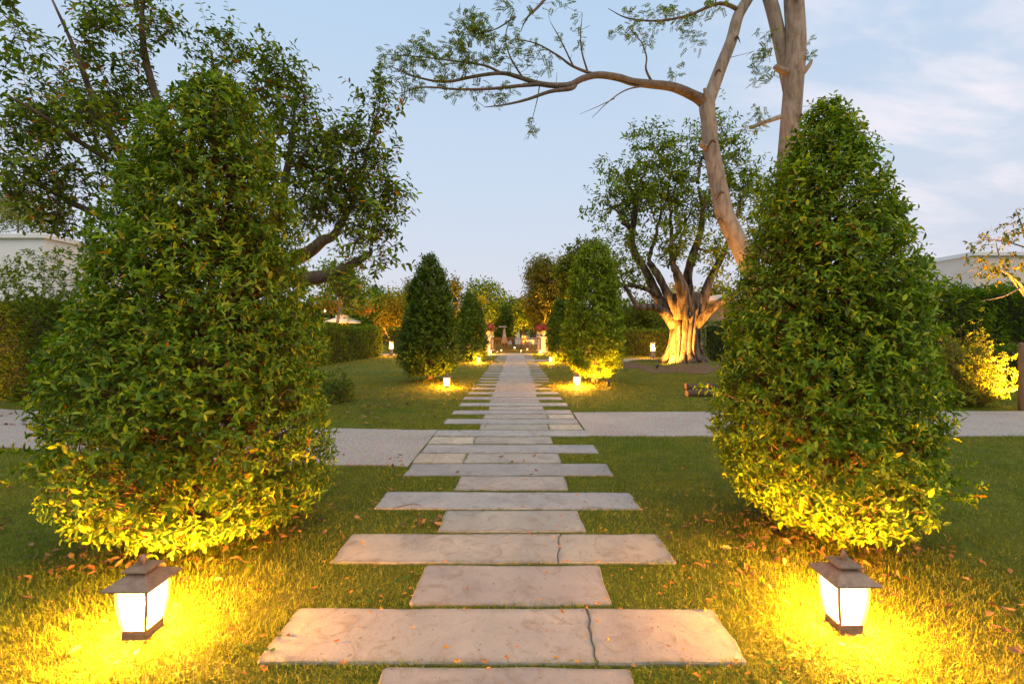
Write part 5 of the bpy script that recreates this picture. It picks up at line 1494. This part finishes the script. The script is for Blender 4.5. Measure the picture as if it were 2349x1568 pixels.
# sparse tree reaching in from the right edge
def bare_tree():
    r = np.random.default_rng(85)
    d = 8.4
    b = np.array((10.1, d, 0)); root = thing('sparse_tree', 'sparse tree with bare lamplit branches at the far right edge', 'tree', tuple(b))
    px = lambda *l: [at(x, y, q) for x, y, q in l]
    A = spline([b + (0, 0, -.1)] + px((2420, 800, d), (2400, 730, d)), [.09, .075, .06], 4)
    tubes('trunk', [A], M['pale_bark'], root, 8)
    L = [spline(px((2400, 730, d), (2365, 690, d), (2335, 655, d), (2305, 615, d), (2290, 580, d), (2285, 555, d)), [.05, .038, .028, .018, .01, .004], 4),
         spline(px((2365, 690, d), (2330, 640, d - .2), (2270, 610, d - .3), (2225, 620, d - .4), (2195, 640, d - .5)), [.03, .02, .014, .008, .004], 4),
         spline(px((2400, 730, d), (2390, 640, d), (2360, 570, d), (2345, 520, d), (2330, 480, d)), [.05, .03, .02, .012, .005], 4),
         spline(px((2360, 570, d), (2310, 555, d), (2260, 550, d), (2225, 560, d)), [.018, .012, .008, .003], 4),
         spline(px((2340, 660, d), (2300, 680, d - .2), (2250, 690, d - .3)), [.015, .01, .004], 4)]
    for l in L: tubes('limb', [l], M['pale_bark'], root, 6)
    T = blob_points([(2300, 540, 60, 40, d, .4, 46), (2340, 500, 20, 30, d, .3, 10), (2260, 610, 60, 20, d - .3, .3, 20), (2240, 560, 30, 20, d, .3, 12), (2330, 600, 30, 30, d, .3, 14)], r)
    tubes('twigs', nearest_grow(L, T, r, 0.002, 0.006, 0.05), M['pale_bark'], root, 4, kind='stuff')
    dk = at(2260, 625, d - .35)
    T2 = np.vstack([T[::2], dk + r.normal(0, 1, (22, 3)) * np.array((.42, .2, .10))])
    B = np.repeat(T2, 2, 0); P, D, N, L_, Wd = shoots(r, B, nrm(r.normal(0, 1, B.shape)), np.full(len(B), 0.1), 3, 0.085, 0.5, droop=0.6)
    foliage(root, P, D, N, L_, Wd, tints(r, len(P), [(0.07, 0.09, 0.02), (0.09, 0.11, 0.02), (0.14, 0.11, 0.03), (0.04, 0.07, 0.02)]), 'mid', M['leaf_soft'])
bare_tree()

# ------------------------------------------------------------------ fallen leaves, blossoms, twig
def dry_meshes(cols, size, tpl, n, seed, curl=0.3):
    r = np.random.default_rng(seed); out = []
    for k in range(n):
        t, f = TPL[tpl]
        v = t.copy(); v[:, 1] -= 0.5
        v[:, 2] = curl * (v[:, 1] ** 2 * 1.6 + np.abs(v[:, 0]) * r.uniform(-0.3, 0.9)) + 0.02
        v = v * np.array((0.5, 1, 1)) * size
        me = bpy.data.meshes.new('dry_leaf'); me.from_pydata(v.tolist(), [], f)
        c = np.array(cols[k % len(cols)]) * r.uniform(0.8, 1.2)
        a = me.attributes.new('tint', 'FLOAT_COLOR', 'POINT'); a.data.foreach_set('color', np.tile(np.append(c, 1).astype(np.float32), len(t)))
        me.materials.append(M['litter']); me['shade'] = k % 4; out.append(me)
    return out
DRY = dry_meshes([(0.17, 0.095, 0.05), (0.25, 0.15, 0.075), (0.12, 0.065, 0.04), (0.30, 0.17, 0.06)], 0.085, 'big', 8, 201)
lr = np.random.default_rng(202)
def top_z(x, y):
    return 0.016 if bool(on_slab(np.array(x), np.array(y))) else 0.016 if bool(on_gravel(np.array(x), np.array(y))) else float(hgt(x, y)) + 0.03
def scatter(name, meshes, x0, x1, y0, y1, n, label, group, smin=0.7, smax=1.2, cat='leaf', only=None):
    k = 0; guard = 0; cen = None
    while k < n and guard < n * 30:
        guard += 1
        if not cen or lr.uniform() < 0.18: cen = [lr.uniform(x0, x1), lr.uniform(y0, y1)]
        if lr.uniform() < 0.6: p = gnd(min(x1, max(x0, cen[0] + lr.normal(0, (x1 - x0) * .06))), min(y1, max(y0, cen[1] + lr.normal(0, (y1 - y0) * .07))))
        else: p = gnd(lr.uniform(x0, x1), lr.uniform(y0, y1))
        s = bool(on_slab(p[0], p[1])); gq = bool(on_gravel(p[0], p[1]))
        if only == 'slab' and not s: continue
        if only == 'grass' and (s or gq): continue
        if only == 'gravel' and not gq: continue
        o = bpy.data.objects.new(name, meshes[lr.integers(len(meshes))])
        o.location = (p[0], p[1], top_z(p[0], p[1]))
        o.rotation_euler = (lr.normal(0, 0.18), lr.normal(0, 0.18), lr.uniform(0, 6.3))
        q = lr.uniform(smin, smax); o.scale = (q, q, q)
        o['label'] = label.replace('brown', ('brown', 'tan', 'dark brown', 'orange')[int(o.data['shade'])], 1) if name == 'fallen_leaf' else label; o['category'] = cat; o['group'] = group
        COL.objects.link(o); k += 1
scatter('fallen_leaf', DRY, 770, 1010, 880, 980, 70, 'brown leaf fallen on the left lawn beyond the gravel', 'brown leaves on the far left lawn', only='grass', smin=0.9, smax=1.5)
scatter('fallen_leaf', DRY, 560, 1010, 1080, 1280, 30, 'brown leaf fallen in the grass left of the nearer slabs', 'brown leaves on the near left grass', only='grass', smin=0.5, smax=0.9)
scatter('fallen_leaf', DRY, 0, 560, 1240, 1560, 16, 'lamplit orange leaf fallen around the large left lantern', 'leaves around the left lantern', only='grass', smin=0.35, smax=0.65)
scatter('fallen_leaf', DRY, 0, 240, 1050, 1220, 8, 'brown leaf on the dim grass at the left edge', 'leaves at the left edge', only='grass', smin=0.8, smax=1.2)
scatter('fallen_leaf', DRY, 1400, 2340, 1060, 1560, 30, 'brown leaf fallen in the grass right of the nearer slabs', 'leaves on the right grass', only='grass', smin=0.35, smax=0.7)
scatter('fallen_leaf', DRY, 0, 110, 950, 1020, 12, 'reddish leaf lying on the gravel at far left', 'leaves on the left gravel', only='gravel', smin=0.9, smax=1.3)
scatter('fallen_leaf', DRY, 740, 980, 985, 1070, 12, 'brown leaf lying on the gravel just left of the slabs', 'leaves on the gravel beside the slabs', only='gravel', smin=0.4, smax=0.8)
scatter('fallen_leaf', DRY, 960, 1340, 860, 1090, 16, 'brown leaf lying on the grey slabs further up the path', 'leaves on the far slabs', only='slab', smin=0.4, smax=0.9)
BL = dry_meshes([(0.55, 0.24, 0.03), (0.60, 0.30, 0.04), (0.45, 0.16, 0.03)], 0.028, 'mid', 6, 203, 0.6)
scatter('blossom', BL, 600, 1700, 1100, 1540, 60, 'tiny orange blossom dropped on the near slabs', 'orange blossoms on the slabs', cat='blossom', only='slab', smin=0.6, smax=1.15)
def blossom_litter():
    r = np.random.default_rng(207); P = []
    while len(P) < 170:
        p = gnd(r.uniform(480, 1850), r.uniform(1070, 1566))
        if not on_slab(p[0], p[1]) and not on_gravel(p[0], p[1]): P.append((p[0], p[1], float(hgt(p[0], p[1])) + 0.035))
    P = np.repeat(np.array(P), 4, 0); n = len(P); a = np.tile(np.arange(4) * 1.6, n // 4) + r.normal(0, .3, n)
    L = np.full(n, 0.014) * np.repeat(r.uniform(.7, 1.3, n // 4), 4)
    V, Fc, T = leaf_arrays(P, nrm(np.c_[np.cos(a), np.sin(a), r.uniform(0, .5, n)]), np.tile((0, 0, 1.0), (n, 1)), L, L * .7, tints(r, n, [(0.6, 0.27, 0.03), (0.5, 0.18, 0.03)]), 'mid')
    mk('blossom_litter', V, Fc, M['litter'], tint=T, kind='stuff', label='tiny orange blossoms scattered in the near grass')
blossom_litter()
a = at(945, 1165, 3.7); q0 = gnd(902, 1170); q1 = gnd(945, 1163); q2 = gnd(968, 1164)
tubes('fallen_twig', [spline([q0 + (0, 0, .017), q1 + (0, 0.02, .021), q2 + (0, 0, .017)], [.003, .003, .0015], 5)], M['dark_bark'], None, 5, label='thin curved dark twig lying on a long slab', cat='twig')
# brown mulch of dry leaves under the two foreground bushes
def mulch(c, n, seed, label):
    r = np.random.default_rng(seed)
    P = np.stack([c[0] + r.normal(0, .36, n), c[1] + r.normal(0, .30, n), np.zeros(n)], -1); P[:, 2] = hgt(P[:, 0], P[:, 1]) + r.uniform(0.01, 0.05, n)
    L = r.uniform(0.03, 0.065, n)
    V, Fc, T = leaf_arrays(P, nrm(r.normal(0, 1, P.shape) * (1, 1, .25)), r.normal(0, .3, P.shape) + (0, 0, 1), L, L * .5, tints(r, n, [(0.17, 0.095, 0.045), (0.12, 0.065, 0.035), (0.24, 0.15, 0.06)]), 'mid')
    mk('leaf_litter', V, Fc, M['litter'], tint=T, kind='stuff', label=label)
mulch((2.0, 2.95), 420, 211, 'brown leaf litter under the right foreground bush')
mulch((-2.2, 2.95), 380, 212, 'brown leaf litter under the left foreground bush')
